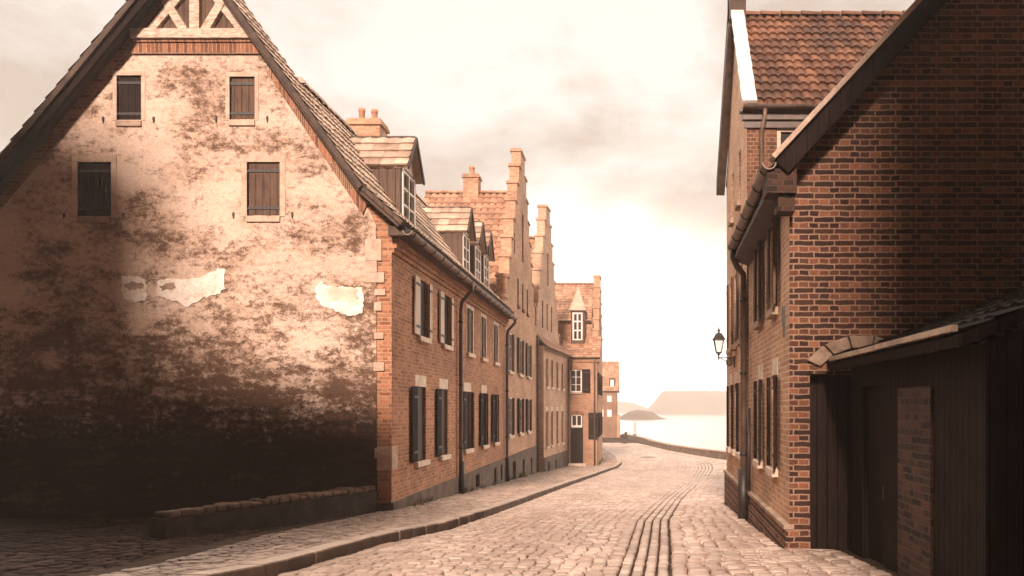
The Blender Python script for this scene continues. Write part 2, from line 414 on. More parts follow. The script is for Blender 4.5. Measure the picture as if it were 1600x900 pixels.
def ridge(house, p, q, mat, r=.11, step=.33):
    p, q = V(p), V(q); L = (q - p).length; n = max(1, round(L / step)); d = (q - p) / n; mb = MB()
    side = d.cross(UP).normalized()
    for i in range(n):
        vs, fs = [], []
        for e, rr in ((0, r * 1.12), (.97, r * .92)):
            for k in range(7):
                a = math.pi * k / 6; vs.append(p + d * (i + e) + side * math.cos(a) * rr + UP * (math.sin(a) * rr - .03))
        for k in range(6): fs.append((k, k + 1, k + 8, k + 7))
        fs.append(tuple(range(6, -1, -1)))
        mb.raw(vs, fs, tone=random.random())
    return mb.build('ridge_tiles', mat, house)

def gutter(house, p, q, r=.075, mat=None):
    p, q = V(p), V(q); d = (q - p).normalized(); side = d.cross(UP).normalized(); mb = MB(); vs, fs = [], []
    for e in (p, q):
        for rr in (r, r * .86):
            for k in range(9):
                a = math.pi + math.pi * k / 8; vs.append(e + side * math.cos(a) * rr + UP * math.sin(a) * rr)
    for k in range(8):
        fs += [(k, k + 1, 18 + k + 1, 18 + k), (9 + k + 1, 9 + k, 27 + k, 27 + k + 1), (k, 9 + k, 9 + k + 1, k + 1), (18 + k, 18 + k + 1, 27 + k + 1, 27 + k)]
    fs += [(0, 18, 27, 9), (8, 17, 35, 26)]
    mb.raw(vs, fs, smooth=False)
    g = mb.build('gutter', mat or M['zinc'], house)
    bb = MB(); L = (q - p).length; n = max(2, int(L / .75))
    for i in range(n + 1):
        c = lerp(p, q, (i + .3) / (n + .6)); pts = [c + side * math.cos(math.pi + math.pi * k / 8) * (r + .008) + UP * math.sin(math.pi + math.pi * k / 8) * (r + .008) for k in range(9)]
        bb.tube(pts, .008, 5)
    bb.each('bracket', M['iron'], g)
    return g

def downpipe(house, pts, r=.05, clips=(), n=(1, 0, 0), mat=None):
    mb = MB(); mb.tube(pts, r, 12)
    pp = mb.build('downpipe', mat or M['pipe'], house)
    if clips:
        cb = MB()
        for c in clips:
            c = V(c); cb.tube([c - UP * .03, c + UP * .03], r + .014, 12)
        cb.each('clip', M['iron'], pp)
    return pp

def chimney(house, x, y, z0, z1, wx, wy, mat, pots, name='chimney'):
    mb = MB(); mb.box(x - wx / 2, x + wx / 2, y - wy / 2, y + wy / 2, z0, z1 - .16)
    mb.box(x - wx / 2 - .05, x + wx / 2 + .05, y - wy / 2 - .05, y + wy / 2 + .05, z1 - .16, z1 - .07)
    mb.box(x - wx / 2 - .02, x + wx / 2 + .02, y - wy / 2 - .02, y + wy / 2 + .02, z1 - .07, z1)
    c = mb.build(name, mat, house, bevel=.01)
    for px_, h, r in pots:
        pb = MB(); pb.lathe((px_, y, z1), [(r * 1.05, 0), (r, .05), (r * .92, h - .08), (r * 1.12, h - .07), (r * 1.12, h), (r * .8, h), (r * .78, h - .25)])
        pb.build('chimney_pot', M['pot'], c)
    return c

# ================================================================== HOUSE A: long brick house with plastered gable
XF = -4.39                     # street face of the left row
A = thing('brick_house', 'long brick house with weathered plaster gable, timbered peak, dormers and cream shutters', 'house', (XF, 15, 0), 'old houses along the street')
APX, APZ = -7.95, 10.5
SL = (10.5 - 5.99) / (7.95 - 4.78)            # main pitch
gab = Plane((0, 15, 0), (1, 0, 0), (0, -1, 0))
GW = [(-9.69, -8.95, 8.1, 8.9), (-7.62, -7.15, 8.08, 8.86)]
def gx(px): return (px - PX) * 15 / F
def gzp(py): return EYE + (PY - py) * 15 / F
wins = [(gx(184), gx(222), gzp(188), gzp(119)), (gx(360), gx(399), gzp(187), gzp(121)), (gx(123), gx(175), gzp(338), gzp(254)), (gx(387), gx(438), gzp(337), gzp(254))]
leftpitch = 1.21
outer = [(-13.2, -2), (XF, -2), (XF, 5.40), (-4.78, 5.93), (APX, APZ - .06), (-13.2, APZ - .06 - (13.2 - 7.95) * leftpitch)]
mb = MB(); gab.wall(mb, poly=outer, openings=wins, depth=.12)
# street facade
fac = Plane((XF, 0, 0), (0, 1, 0), (1, 0, 0))
up_z = (3.5, 4.7); lo_z = (.90, 2.45)
UPW = [(16.86, 17.66), (19.02, 19.82), (21.86, 22.68), (23.95, 24.72), (26.15, 26.95)]
LOW = [(16.65, 17.52), (18.75, 19.6), (21.5, 22.45), (24.05, 24.9), (26.1, 26.95)]
cel = [(22.9, 23.5, -.25, .12), (26.0, 26.45, -.42, .1), (27.3, 27.7, -.42, .1)]
ops = [(a, b, *up_z) for a, b in UPW] + [(a, b, *lo_z) for a, b in LOW]
fac.wall(mb, rect=(15, 28.7, .26, 5.2), openings=ops, depth=.06)
mb.face([V((XF, 28.7, -2)), V((XF - 8, 28.7, -2)), V((XF - 8, 28.7, 4.6)), V((-6.4, 28.7, 8.25)), V((XF, 28.7, 5.2))])
mb.face([V((-9.8, 15.8, 3)), V((APX, 15.8, APZ - .1)), V((-4.78, 15.8, 5.9)), V((-4.78, 15.8, 3))])
mb.face([V((-13.2, 15, -2)), V((-13.2, 28.7, -2)), V((-13.2, 28.7, 4)), V((-13.2, 15, 4))])
mb.build('wall', M['brick_a'], A)
# brick corbelled eaves course and plinth
mb = MB()
for k in range(3): mb.box(XF - .02, XF + .045 * (k + 1), 15.002 + .003 * k, 28.69, 4.86 + .09 * k, 4.95 + .09 * k)
mb.build('eaves_course', M['brick_a'], A)
mb = MB(); pl2 = Plane((XF + .05, 0, 0), (0, 1, 0), (1, 0, 0)); pl2.wall(mb, rect=(14.95, 28.7, -2.6, .26), openings=cel, depth=.12)
mb.face([V((XF + .05, 14.95, .26)), V((XF + .05, 28.7, .26)), V((XF - .05, 28.7, .28)), V((XF - .05, 14.95, .28))])
mb.face([V((XF - .6, 14.95, -2)), V((XF + .05, 14.95, -2)), V((XF + .05, 14.95, .26)), V((XF - .6, 14.95, .26))])
mb.build('plinth', M['render'], A)
for c in cel:
    mb = MB(); pl2.box(mb, c[0], c[1], c[2], c[3], -.13, -.11); mb.build('cellar_opening', M['wood_black'], A)
# plaster coat over the gable, stopping short of the verge so a strip of brick shows
pls = Plane((0, 14.975, 0), (1, 0, 0), (0, -1, 0))
mb = MB(); pin = [(-13.1, -1.5), (gx(590), -1.5), (gx(588), gzp(352)), (gx(578), gzp(330)), (gx(408), gzp(87)), (gx(208), gzp(87)), (gx(0) - 1.2, gzp(322) - 1.5)]
pls.wall(mb, poly=pin, openings=wins, depth=.03)
for a, b in zip(pin, pin[1:] + pin[:1]):
    mb.face([pls.P(*a), pls.P(*a, -.024), pls.P(*b, -.024), pls.P(*b)])
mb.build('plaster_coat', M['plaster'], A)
# lime patches, outlines measured on the wall
def blob(pts, dy, th, name, mat):
    mb = MB(); out = []
    for i, (a, b) in enumerate(pts):
        c, d = pts[(i + 1) % len(pts)]
        for k in range(5):
            t = k / 5; j = 0 if k == 0 else 1
            out.append((lerp(a, c, t) + random.uniform(-2.2, 2.2) * j, lerp(b, d, t) + random.uniform(-2.2, 2.2) * j))
    poly = [V((gx(a), 14.975 - dy, gzp(b))) for a, b in out]
    mb.prism(poly, (0, -th, 0)); return mb.build(name, mat, A, bevel=.003)
blob([(191, 433), (207, 432), (230, 438), (233, 462), (228, 471), (207, 473), (195, 466)], 0, .02, 'lime_patch', M['patch'])
blob([(247, 440), (268, 436), (312, 435), (334, 425), (343, 419), (354, 422), (354, 452), (338, 462), (318, 466), (294, 481), (284, 474), (262, 468), (246, 461)], 0, .02, 'lime_patch', M['patch'])
blob([(494, 448), (504, 440), (512, 447), (540, 449), (567, 449), (570, 470), (567, 490), (548, 494), (530, 487), (508, 480), (495, 466)], 0, .02, 'lime_patch', M['patch'])
blob([(512, 450), (560, 451), (562, 468), (540, 472), (516, 466)], .02, .005, 'lime_patch', M['stone'])
blob([(196, 446), (212, 441), (228, 446), (222, 452), (204, 454)], .02, .005, 'lime_patch', M['stone_dirty'])
blob([(252, 447), (276, 441), (277, 450), (256, 455)], .02, .005, 'lime_patch', M['stone_dirty'])
# stone quoins at the corner
mb = MB()
for a, b, c, d in ((571, 597, 374, 408), (570, 590, 408, 426), (570, 601, 426, 442), (586, 603, 452, 462), (585, 597, 472, 486), (585, 600, 520, 530), (584, 601, 566, 580), (586, 603, 700, 716)):
    mb.box(gx(a), gx(b), 14.962, 14.99, gzp(d), gzp(c))
mb.box(XF - .42, XF + .012, 14.985, 15.35, gzp(735), gzp(698))
mb.each('quoin', M['stone_mid'], A, bevel=.01)
# soldier course, tie beam and truss in the peak
mb = MB(); mb.box(gx(209), gx(408), 14.93, 15.0, gzp(86), gzp(68)); mb.box(gx(209), gx(408), 14.90, 15.0, gzp(69), gzp(64)); mb.build('soldier_course', M['brick_cap'], A)
mb = MB(); pk = [V((gx(222), 14.97, gzp(52))), V((gx(398), 14.97, gzp(52))), V((APX + .05, 14.97, APZ - .2))]; mb.prism(pk, (0, .02, 0)); mb.build('peak_boarding', M['wood_dark'], A)
def tb(p, q, w, y=14.88, d=.1):
    m_ = MB(); m_.beam((gx(p[0]), y + d, gzp(p[1])), (gx(q[0]), y + d, gzp(q[1])), w * 15 / F, d, (0, -1, 0)); return m_.build('timber', M['beam'], A, bevel=.008)
tb((210, 57), (404, 57), 15, 14.85, .12); tb((309, 51), (309, -55), 15, 14.87); tb((238, 51), (300, -22), 13, 14.9, .08); tb((382, 51), (324, -22), 13, 14.9, .08)
tb((292, 51), (262, 4), 13, 14.882, .098); tb((324, 51), (352, 4), 13, 14.882, .098)
# gable windows: stone surround, shutter with iron straps, sill
for i, (a, b, c, d) in enumerate(wins):
    mb = MB(); pls.box(mb, a, b, c, d, -.14, -.12); w = mb.build('window', M['wood_black'], A)
    s = .075 if i < 2 else .105; fb = MB()
    pls.box(fb, a - s, a, c - .02, d, -.10, .012); pls.box(fb, b, b + s, c - .02, d, -.10, .012); pls.box(fb, a - s, b + s, d, d + s * 1.15, -.10, .0125)
    fb.build('surround', M['stone_mid'], w, bevel=.008)
    sb = MB(); pls.box(sb, a - .01, b + .01, c - .125, c - .022, -.10, .04); sb.build('sill', M['stone_mid'] if i % 2 else M['stone_dirty'], w, bevel=.01)
    hb = MB(); pls.box(hb, a + .012, b - .012, c + .012, d - .012, -.075, -.035)
    sh = hb.build('shutter', M['wood_dark'] if i % 2 else M['wood_black'], w, bevel=.005)
    tbm = MB()
    for f in (.12, .82): pls.box(tbm, a - .03, b + .03, c + (d - c) * f, c + (d - c) * f + .05, -.034, -.02)
    tbm.each('strap', M['iron'], sh)
    for q in (a - .26, b + .22):
        kb = MB(); pls.box(kb, q, q + .03, c - .02, c + .05, 0, .03); pls.box(kb, q + .008, q + .022, c - .06, c - .02, .015, .03); kb.build('shutter_hook', M['iron'], w)
# verge boards
def verge(pts, w, y0, y1, mat, name='verge_board'):
    mb = MB()
    for p, q in zip(pts, pts[1:]):
        p, q = V(p), V(q); t = (q - p).normalized(); dn = V((t.z, 0, -t.x)); dn = dn if dn.z < 0 else -dn
        mb.prism([V((r.x, y0, r.z)) for r in (p, q, q + dn * w, p + dn * w)], (0, y1 - y0, 0))
    return mb.build(name, mat, A, bevel=.006)
rk = [(APX, 0, APZ), (-4.78, 0, 5.99), (-4.08, 0, 5.37)]
verge(rk, .15, 14.66, 14.72, M['verge']); verge([(x, 0, z - .03) for x, _, z in rk], .06, 14.61, 14.66, M['wood_grey'])
lk = [(APX, 0, APZ), (-13.3, 0, APZ - (13.3 - 7.95) * leftpitch)]
verge(lk, .22, 14.60, 14.68, M['wood_black'])  # left board blackened for the shadow under the roof edge
mb = MB(); t_ = (V(rk[1]) - V(rk[0])).normalized()      # tumbled brick strip under the verge
mb.prism([V((x, 14.93, z)) for x, z in ((APX + 1.42, APZ - 2.16), (-4.80, 5.80), (-4.9, 5.55), (APX + 1.30, APZ - 2.36))], (0, .08, 0)); mb.build('verge_bricks', M['brick_cap'], A)
# roofs
s1 = V((-1, 0, SL)).normalized(); L1 = (V((APX, 0, APZ)) - V((-4.78, 0, 5.99))).length
roof(A, (-4.78, 14.57, 5.99), (0, 1, 0), s1, 1.27, L1, M['tile_a'], .2, .28, .016, sub=5)
Lm = (8.35 - 5.99) / s1.z
roof(A, (-4.78, 15.84, 5.99), (0, 1, 0), s1, 28.75 - 15.84, Lm, M['tile_a'], .2, .28, .016, sub=5)
s2 = V((-.68, 0, .60)).normalized()
roof(A, (-4.07, 14.64, 5.37), (0, 1, 0), s2, 28.75 - 14.64, (V((-4.78, 0, 5.99)) - V((-4.07, 0, 5.37))).length, M['tile_a'], .2, .24, .016, sub=5)
s3 = V((1, 0, leftpitch)).normalized()
roof(A, (-13.3, 14.54, APZ - (13.3 - 7.95) * leftpitch), (0, 1, 0), s3, 1.3, (13.3 - 7.95) / s3.x, M['tile_c'], .25, .32, .02, sub=5)
roof(A, (-12.2, 15.9, 8.35 - (12.2 - 6.44) * .9), (0, 1, 0), (1, 0, .9), 12.8, (12.2 - 6.44) * 1.345, M['tile_c'], .3, .4, .02, sub=4)
ridge(A, (-6.44, 15.84, 8.35), (-6.44, 28.7, 8.35), M['tile_a']); ridge(A, (APX, 14.62, APZ), (APX, 15.84, APZ), M['tile_a'])
gutter(A, (-4.03, 14.75, 5.22), (-4.03, 20.65, 5.19), .085); gutter(A, (-4.03, 20.75, 5.18), (-4.03, 28.65, 5.14), .075)
mb = MB(); mb.box(XF, -4.08, 14.78, 28.68, 5.135, 5.30); mb.build('fascia', M['verge'], A)
for y, zb in ((20.7, gz(20.7) + .1), (28.45, gz(28.45) + .1)):
    downpipe(A, [(-4.02, y, 5.14), (-4.02, y, 4.98), (XF + .12, y, 4.7), (XF + .09, y, 4.5), (XF + .09, y, zb + .9), (XF + .11, y, zb)], .05, [(XF + .09, y, z) for z in (4.2, 2.6, 1.0)])
    mb = MB(); mb.tube([(XF + .11, y, zb - .05), (XF + .11, y, zb + .85)], .075, 12); mb.build('pipe_shoe', M['iron'], A)
# windows on the street
for i, (a, b) in enumerate(UPW):
    if i < 2: window(fac, A, a, b, *up_z, depth=.06, sill=M['stone'], shut=(M['wood_cream'], 1.5, 2, .42))
    else:
        w = window(fac, A, a, b, *up_z, depth=.06, sill=M['stone'], shut=(M['wood_dark'], 180, None, .40))
        fb = MB(); fac.box(fb, a - .1, a - .001, up_z[0], up_z[1] + .1, -.05, .02); fac.box(fb, b + .001, b + .1, up_z[0], up_z[1] + .1, -.05, .02); fac.box(fb, a - .001, b + .001, up_z[1] + .001, up_z[1] + .1, -.05, .0195)
        fb.build('surround', M['stone'], w, bevel=.006)
for i, (a, b) in enumerate(LOW):
    window(fac, A, a, b, *lo_z, depth=.06, sill=M['stone'], lintel=M['stone'] if i < 4 else M['brick_cap'], shut=(M['wood_black'], (2.5, 1, 3)[i] if i < 3 else 1.5, None if i < 2 else (2 if i < 3 else 172), .44))
# dormers
def dormer(house, y, hw, xd, z_eave, z_top, zb, back, roofmat=None):
    mb = MB()
    y0, y1 = y - hw + .08, y + hw - .08
    for yy in (y0, y1): mb.box(xd - back, xd - .004, yy - .03, yy + .03, zb, z_eave)
    fr = Plane((xd, 0, 0), (0, 1, 0), (1, 0, 0)); hw2 = hw - .2
    wz = (zb + .22, z_eave - .08)
    fr.wall(mb, rect=(y0 - .03, y1 + .03, zb, z_eave), openings=[(y - hw2, y + hw2, *wz)], depth=.08)
    d = mb.build('dormer', M['wood_grey'], house)
    gb = MB(); gb.prism([V((xd - .03, y0 - .03, z_eave)), V((xd - .03, y1 + .03, z_eave)), V((xd - .03, y, z_top - .08))], (.03, 0, 0))
    gb.build('dormer_gable', M['wood_cream'], d)
    ov = .16; ex = xd + ov; pz = z_eave - .05
    sl = V((0, hw, z_top - pz)); ln = sl.length
    tl = tiles((xd - back - .7, y - hw, pz), (1, 0, 0), sl, back + .7 + ov, ln, .30, ln / 4, .018, lip=.045, kind='scallop', sub=8)
    t2 = tiles((xd - back - .7, y + hw, pz), (1, 0, 0), V((0, -hw, z_top - pz)), back + .7 + ov, ln, .30, ln / 4, .018, lip=.045, kind='scallop', sub=5)
    tl.raw(t2.v, t2.f, .6)
    slab(tl, (xd - back - .7, y - hw, pz), (1, 0, 0), sl, back + .7 + ov - .01, ln, .04); slab(tl, (xd - back - .7, y + hw, pz), (1, 0, 0), V((0, -hw, z_top - pz)), back + .7 + ov - .01, ln, .04)
    tl.build('dormer_roof', roofmat or M['tile_a'], d)
    rb = MB()
    for sgn in (-1, 1): rb.beam((ex, y + sgn * hw, pz - .03), (ex, y, z_top - .03), .09, .035, (1, 0, 0))
    rb.build('barge_board', M['verge'], d)
    rg = ridge(d, (xd - back - .7, y, z_top + .01), (ex, y, z_top + .01), M['verge'], .05)
    wb = MB(); fr.box(wb, y - hw2, y + hw2, wz[0], wz[1], -.10, -.06); w = wb.build('dormer_window', M['glass'], d)
    fb = MB()
    for u0, u1, z0, z1 in ((y - hw2 - .06, y - hw2 + .05, wz[0] - .05, wz[1] + .05), (y + hw2 - .05, y + hw2 + .06, wz[0] - .05, wz[1] + .05), (y - .03, y + .03, *wz)): fr.box(fb, u0, u1, z0, z1, -.055, .02)
    for z in (wz[0], lerp(*wz, .36), lerp(*wz, .68), wz[1]): fr.box(fb, y - hw2 + .05, y + hw2 - .05, z - .02, z + .02, -.055, .012)
    fr.box(fb, y - hw2 - .1, y + hw2 + .1, wz[0] - .1, wz[0] - .051, -.055, .06)
    fb.build('window_frame', M['white'], d)
    return d
for y in (17.72, 23.9, 25.75, 27.25): dormer(A, y, .66 if y < 20 else .62, -4.82, 7.12 if y < 20 else 7.1, 7.88, 5.72, 1.7)
chimney(A, -6.44, 20.0, 7.6, 9.0, .78, .62, M['brick_c'], [(-6.58, .34, .075), (-6.27, .31, .075)])

# ================================================================== stepped gables
def stepped(y0, y1, zs, peak, ztop, n):
    """(y, z) outline: n equal steps a side up to a peak block."""
    ym = (y0 + y1) / 2; w = (ym - peak / 2 - y0) / n; cols = []
    for k in range(n): z = zs + (ztop - .75 - zs) * k / (n - 1); cols.append((y0 + w * k, y0 + w * (k + 1), z))
    right = [(y0 + y1 - b, y0 + y1 - a, z) for a, b, z in cols[::-1]]
    return cols + [(ym - peak / 2, ym + peak / 2, ztop)] + right
def step_gable(house, pl, cols, thick, zbase, openings, mat, depth=.14):
    ok = lambda u, z: any(a < u < b and z < t for a, b, t in cols)
    bu = [c[0] for c in cols] + [cols[-1][1]]; bz = sorted(set(c[2] for c in cols))
    mb = MB(); pl.wall(mb, rect=(cols[0][0], cols[-1][1], zbase, bz[-1]), openings=openings, depth=depth, inside=ok, brk_u=bu, brk_z=bz)
    pl.wall(mb, rect=(cols[0][0], cols[-1][1], zbase, bz[-1]), inside=ok, brk_u=bu, brk_z=bz, d=-thick)
    prev = zbase
    for i, (a, b, t) in enumerate(cols):
        mb.face([pl.P(a, t), pl.P(b, t), pl.P(b, t, -thick), pl.P(a, t, -thick)])
        if t > prev: mb.face([pl.P(a, prev), pl.P(a, t), pl.P(a, t, -thick), pl.P(a, prev, -thick)])
        else: mb.face([pl.P(a, t), pl.P(a, prev), pl.P(a, prev, -thick), pl.P(a, t, -thick)])
        prev = t
    b = cols[-1][1]; mb.face([pl.P(b, zbase), pl.P(b, cols[-1][2]), pl.P(b, cols[-1][2], -thick), pl.P(b, zbase, -thick)])
    w = mb.build('wall', mat, house)
    cb = MB()
    for i, (a, b, t) in enumerate(cols):
        m_ = len(cols) // 2; e0 = .05 if i <= m_ else -.01; e1 = .05 if i >= m_ else -.01
        pl.box(cb, a - e0, b + e1, t + .002, t + .075, -thick - .05, .05)
        pl.box(cb, a - e0 * .5, b + e1 * .5, t + .077, t + .13, -thick - .02, .02)
    cb.each('coping', mat, house)
    return w

# ------------------------------------------------------------------ HOUSE C
XC = -4.42
C_ = thing('stepped_gable_house', 'tall brick house with the highest stepped gable and dark shutters, beside the dormered house', 'house', (XC, 33.5, gz(33)), 'old houses along the street')
pc = Plane((XC, 0, 0), (0, 1, 0), (1, 0, 0))
colsC = stepped(28.72, 38.3, 5.9, 1.25, 12.35, 8)
CW = [(29.5, 30.5), (32.3, 33.3), (34.9, 35.9)]
opsC = [(a, b, 3.36, 4.78) for a, b in CW] + [(a, b, 1.0, 2.4) for a, b in CW] + [(y - .22, y + .22, 6.05, 7.1) for y in (32.1, 33.5, 35.0)] + [(33.2, 33.75, 8.0, 9.95), (31.0, 31.25, 7.9, 8.7)]
cw = step_gable(C_, pc, colsC, .38, .26, opsC, M['brick_c'], depth=.07)
mb = MB(); mb.face([V((XC, 28.72, -2.6)), V((-8.6, 28.72, -2.6)), V((-8.6, 28.72, 5.2)), V((XC - .44, 28.72, 5.2))])
mb.face([V((-8.3, 28.72, -2)), V((-8.3, 38.3, -2)), V((-8.3, 38.3, 5.3)), V((-8.3, 33.5, 10.85)), V((-8.3, 28.72, 5.3))])
mb.face([V((-8.3, 38.3, -2)), V((XC - .44, 38.3, -2)), V((XC - .44, 38.3, 5.3)), V((-8.3, 38.3, 5.3))]); mb.build('side_wall', M['brick_c'], C_)
mb = MB(); pcp = Plane((XC + .04, 0, 0), (0, 1, 0), (1, 0, 0)); celC = [(30.4, 31.2, -.75, 0), (33.2, 33.8, -.75, -.1), (35.9, 36.4, -.85, -.2)]
pcp.wall(mb, rect=(28.72, 38.3, -3, .26), openings=celC, depth=.12); mb.face([pcp.P(28.72, .26), pcp.P(38.3, .26), pcp.P(38.3, .28, -.1), pcp.P(28.72, .28, -.1)]); mb.build('plinth', M['render'], C_)
for c in celC:
    mb = MB(); pcp.box(mb, *c, -.13, -.11); mb.build('cellar_opening', M['wood_black'], C_)
for a, b in CW:
    window(pc, C_, a, b, 3.36, 4.78, depth=.07, frame=M['white'], sill=M['stone'], shut=(M['wood_dark'], 2, 2, .52))
    window(pc, C_, a, b, 1.0, 2.4, depth=.07, frame=M['white'], sill=M['stone'], shut=(M['wood_black'], 2, 2, .52))
for y in (32.1, 33.5, 35.0): window(pc, C_, y - .22, y + .22, 6.05, 7.1, depth=.07, sill=M['brick_cap'], panel=M['wood_black'])
for a, b, c, d in opsC[-2:]: window(pc, C_, a, b, c, d, depth=.07, panel=M['brick_c'] if d > 9 else M['wood_black'])
sC = V((0, 4.95, 5.75))
roof(C_, (-8.4, 28.55, 5.1), (1, 0, 0), sC, 8.4 - 4.87, sC.length, M['tile_c'], .27, .36, .03, sub=6)
roof(C_, (-8.4, 38.45, 5.1), (1, 0, 0), V((0, -4.95, 5.75)), 8.4 - 4.87, sC.length, M['tile_c'], .3, .4, .03, sub=4)
ridge(C_, (-8.4, 33.5, 10.86), (-4.88, 33.5, 10.86), M['tile_c'])
chimney(C_, -6.5, 33.5, 10.3, 11.55, .62, .6, M['brick_c'], [(-6.5, .36, .11)])
gutter(C_, (XC - .5, 28.5, 5.05), (XC - 3, 28.5, 5.05), .07)
downpipe(C_, [(XC + .1, 38.1, 5.4), (XC + .1, 38.1, gz(38) + .1)], .05, [(XC + .1, 38.1, z) for z in (4, 1.5)])

# ------------------------------------------------------------------ HOUSE D
dD = V((.08, 1, 0)).normalized(); nD = V((1, -.08, 0)).normalized()
D_ = thing('stepped_gable_house', 'pale brick house with the smaller stepped gable above a skirt roof, before the corner house', 'house', (-4.1, 38.6, gz(38.6)), 'old houses along the street')
pd = Plane((-4.1, 38.6, 0), dD, nD); LD = 7.45
dw = [.55, 1.95, 3.5, 5.1]
opsD = [(u, u + .62, 3.05, 4.4) for u in dw] + [(u, u + .62, .15, 1.85) for u in dw]
mb = MB(); pd.wall(mb, rect=(0, LD, -.35, 4.98), openings=opsD, depth=.14)
side = Plane((-4.1, 38.6, 0), (-1, .08, 0), (0, -1, 0))
side.wall(mb, rect=(0, .62, -3, 4.98)); mb.build('wall', M['brick_d'], D_)
mb = MB(); pdp = Plane(V((-4.1, 38.6, 0)) + nD * .04, dD, nD); celD = [(.9, 1.35, -1.05, -.6), (3.0, 3.4, -1.1, -.62), (5.6, 6.0, -1.15, -.62)]
pdp.wall(mb, rect=(0, LD, -3, -.35), openings=celD, depth=.12); mb.face([pdp.P(0, -.35), pdp.P(LD, -.35), pdp.P(LD, -.33, -.1), pdp.P(0, -.33, -.1)]); mb.build('plinth', M['render'], D_)
for c in celD:
    mb = MB(); pdp.box(mb, *c, -.13, -.11); mb.build('cellar_opening', M['wood_black'], D_)
for u in dw:
    window(pd, D_, u, u + .62, 3.05, 4.4, depth=.14, frame=M['wood_cream'], sill=M['stone'])
    window(pd, D_, u, u + .62, .15, 1.85, depth=.14, frame=M['wood_cream'], sill=M['stone'], lintel=M['stone'])
mb = MB(); pd.box(mb, -.04, LD, 4.78, 4.87, -.02, .06); pd.box(mb, -.06, LD, 4.872, 4.98, -.02, .13); mb.build('cornice', M['stone_dirty'], D_)
# gable set back behind the skirt roof
g_o = V((-4.1, 38.6, 0)) - nD * .42
pg = Plane(g_o, dD, nD); colsD = stepped(0, 6.9, 6.0, 1.05, 12.25, 7)
opsDg = [(1.75, 2.1, 6.0, 7.35), (3.0, 3.35, 6.0, 7.35), (4.3, 4.65, 6.0, 7.35), (3.2, 3.6, 8.3, 10.0)]
step_gable(D_, pg, colsD, .42, 4.9, opsDg, M['brick_d'])
for a, b, c, d in opsDg: window(pg, D_, a, b, c, d, depth=.14, panel=M['wood_dark'] if d < 8 else M['brick_d'])
sk = V((-.42, 0, .62)); skn = V((-nD.x * .55, -nD.y * .55, .55))
roof(D_, V((-4.1, 38.5, 4.95)) + nD * .16, dD, skn, LD + .1, .78, M['tile_c'], .25, .26, .016, sub=5)
gutter(D_, V((-4.1, 38.5, 4.93)) + nD * .2, V((-4.1, 38.5, 4.93)) + nD * .2 + dD * LD, .065)
bk = g_o - nD * .42
sD = V((0, 3.5, 5.2)); mb = MB()
ua = V((1, -.08, 0)).normalized()
q0 = bk - ua * 6
roof(D_, q0 - dD * .1 + UP * 5.45, ua, dD * 3.55 + UP * 5.35, 6, (dD * 3.55 + UP * 5.35).length, M['tile_c'], .27, .36, .03, sub=6)
roof(D_, q0 + dD * 7.0 + UP * 5.45, ua, dD * -3.55 + UP * 5.35, 6, (dD * -3.55 + UP * 5.35).length, M['tile_c'], .3, .4, .03, sub=4)
ridge(D_, q0 + dD * 3.45 + UP * 10.82, bk + dD * 3.45 + UP * 10.82, M['tile_c'])
mb = MB()
for q in (bk, bk + dD * 6.9):
    mb.face([q + UP * -3, q - ua * 6 + UP * -3, q - ua * 6 + UP * 5.5, q + UP * 5.5])
mb.face([q0 + UP * -3, q0 + dD * 6.9 + UP * -3, q0 + dD * 6.9 + UP * 5.5, q0 + dD * 3.45 + UP * 10.8, q0 + UP * 5.5])
s0 = g_o; mb.face([s0 + UP * 4.9, s0 - nD * .42 + UP * 4.9, s0 - nD * .42 + UP * -3, s0 + UP * -3])
mb.build('side_wall', M['brick_d'], D_)
pe = V((-3.52, 45.95, 0)); downpipe(D_, [pe + V((.02, -.1, 4.85)), pe + V((.02, -.12, 4.5)), pe + V((.02, -.12, gz(46) + .1))], .05, [pe + V((.02, -.12, z)) for z in (3.6, 1.2)])

# ------------------------------------------------------------------ HOUSE E (corner house with the door)
ZE = -1.25
E_ = thing('corner_house', 'brick corner house with dark arched door, white windows and a pointed dormer bay', 'house', (-1.9, 46.1, ZE), 'old houses along the street')
X0, X1, YE = -4.4, -1.9, 46.1
pe_ = Plane((0, YE, 0), (1, 0, 0), (0, -1, 0))
def ex(px): return (px - PX) * YE / F
def ez(py): return EYE + (PY - py) * YE / F
dr = (ex(891), ex(911), ZE, ez(647)); wn = (ex(890.5), ex(909), ez(613), ez(577))
mb = MB(); pe_.wall(mb, rect=(X0, X1, -3, 4.85), openings=[dr, wn], depth=.16)
ps = Plane((X1, 0, 0), (0, 1, 0), (1, 0, 0))
sw_ = [(47.3, 48.2, .3, 1.75), (49.6, 50.5, .3, 1.75), (47.3, 48.2, 2.8, 4.1), (49.6, 50.5, 2.8, 4.1), (52.6, 53.4, .3, 1.75), (52.6, 53.4, 2.8, 4.1)]
colsE = stepped(48.3, 55.5, 6.6, 1.2, 10.25, 5)
ps.wall(mb, rect=(YE, 48.3, -3, 4.85), openings=[o for o in sw_ if o[1] < 48.3], depth=.14)
mb.face([V((X1, YE, 4.85)), V((X1, 48.3, 4.85)), V((X1, 48.3, 6.3))])
mb.build('wall', M['brick_e'], E_)
step_gable(E_, ps, colsE, .4, -3, [o for o in sw_ if o[1] > 48.3] + [(51.2, 51.6, 6.6, 7.8), (52.2, 52.6, 6.6, 7.8)], M['brick_c'])
for o in sw_: window(ps, E_, *o, depth=.14, frame=M['white'], sill=M['stone'], shut=(M['wood_black'], 3, 3, .5))
for o in ((51.2, 51.6, 6.6, 7.8), (52.2, 52.6, 6.6, 7.8)): window(ps, E_, *o, depth=.14, panel=M['wood_black'])
w = window(pe_, E_, *wn, depth=.12, frame=M['white'], sill=M['stone_dirty'], nx=2, nz=3, fw=.07)
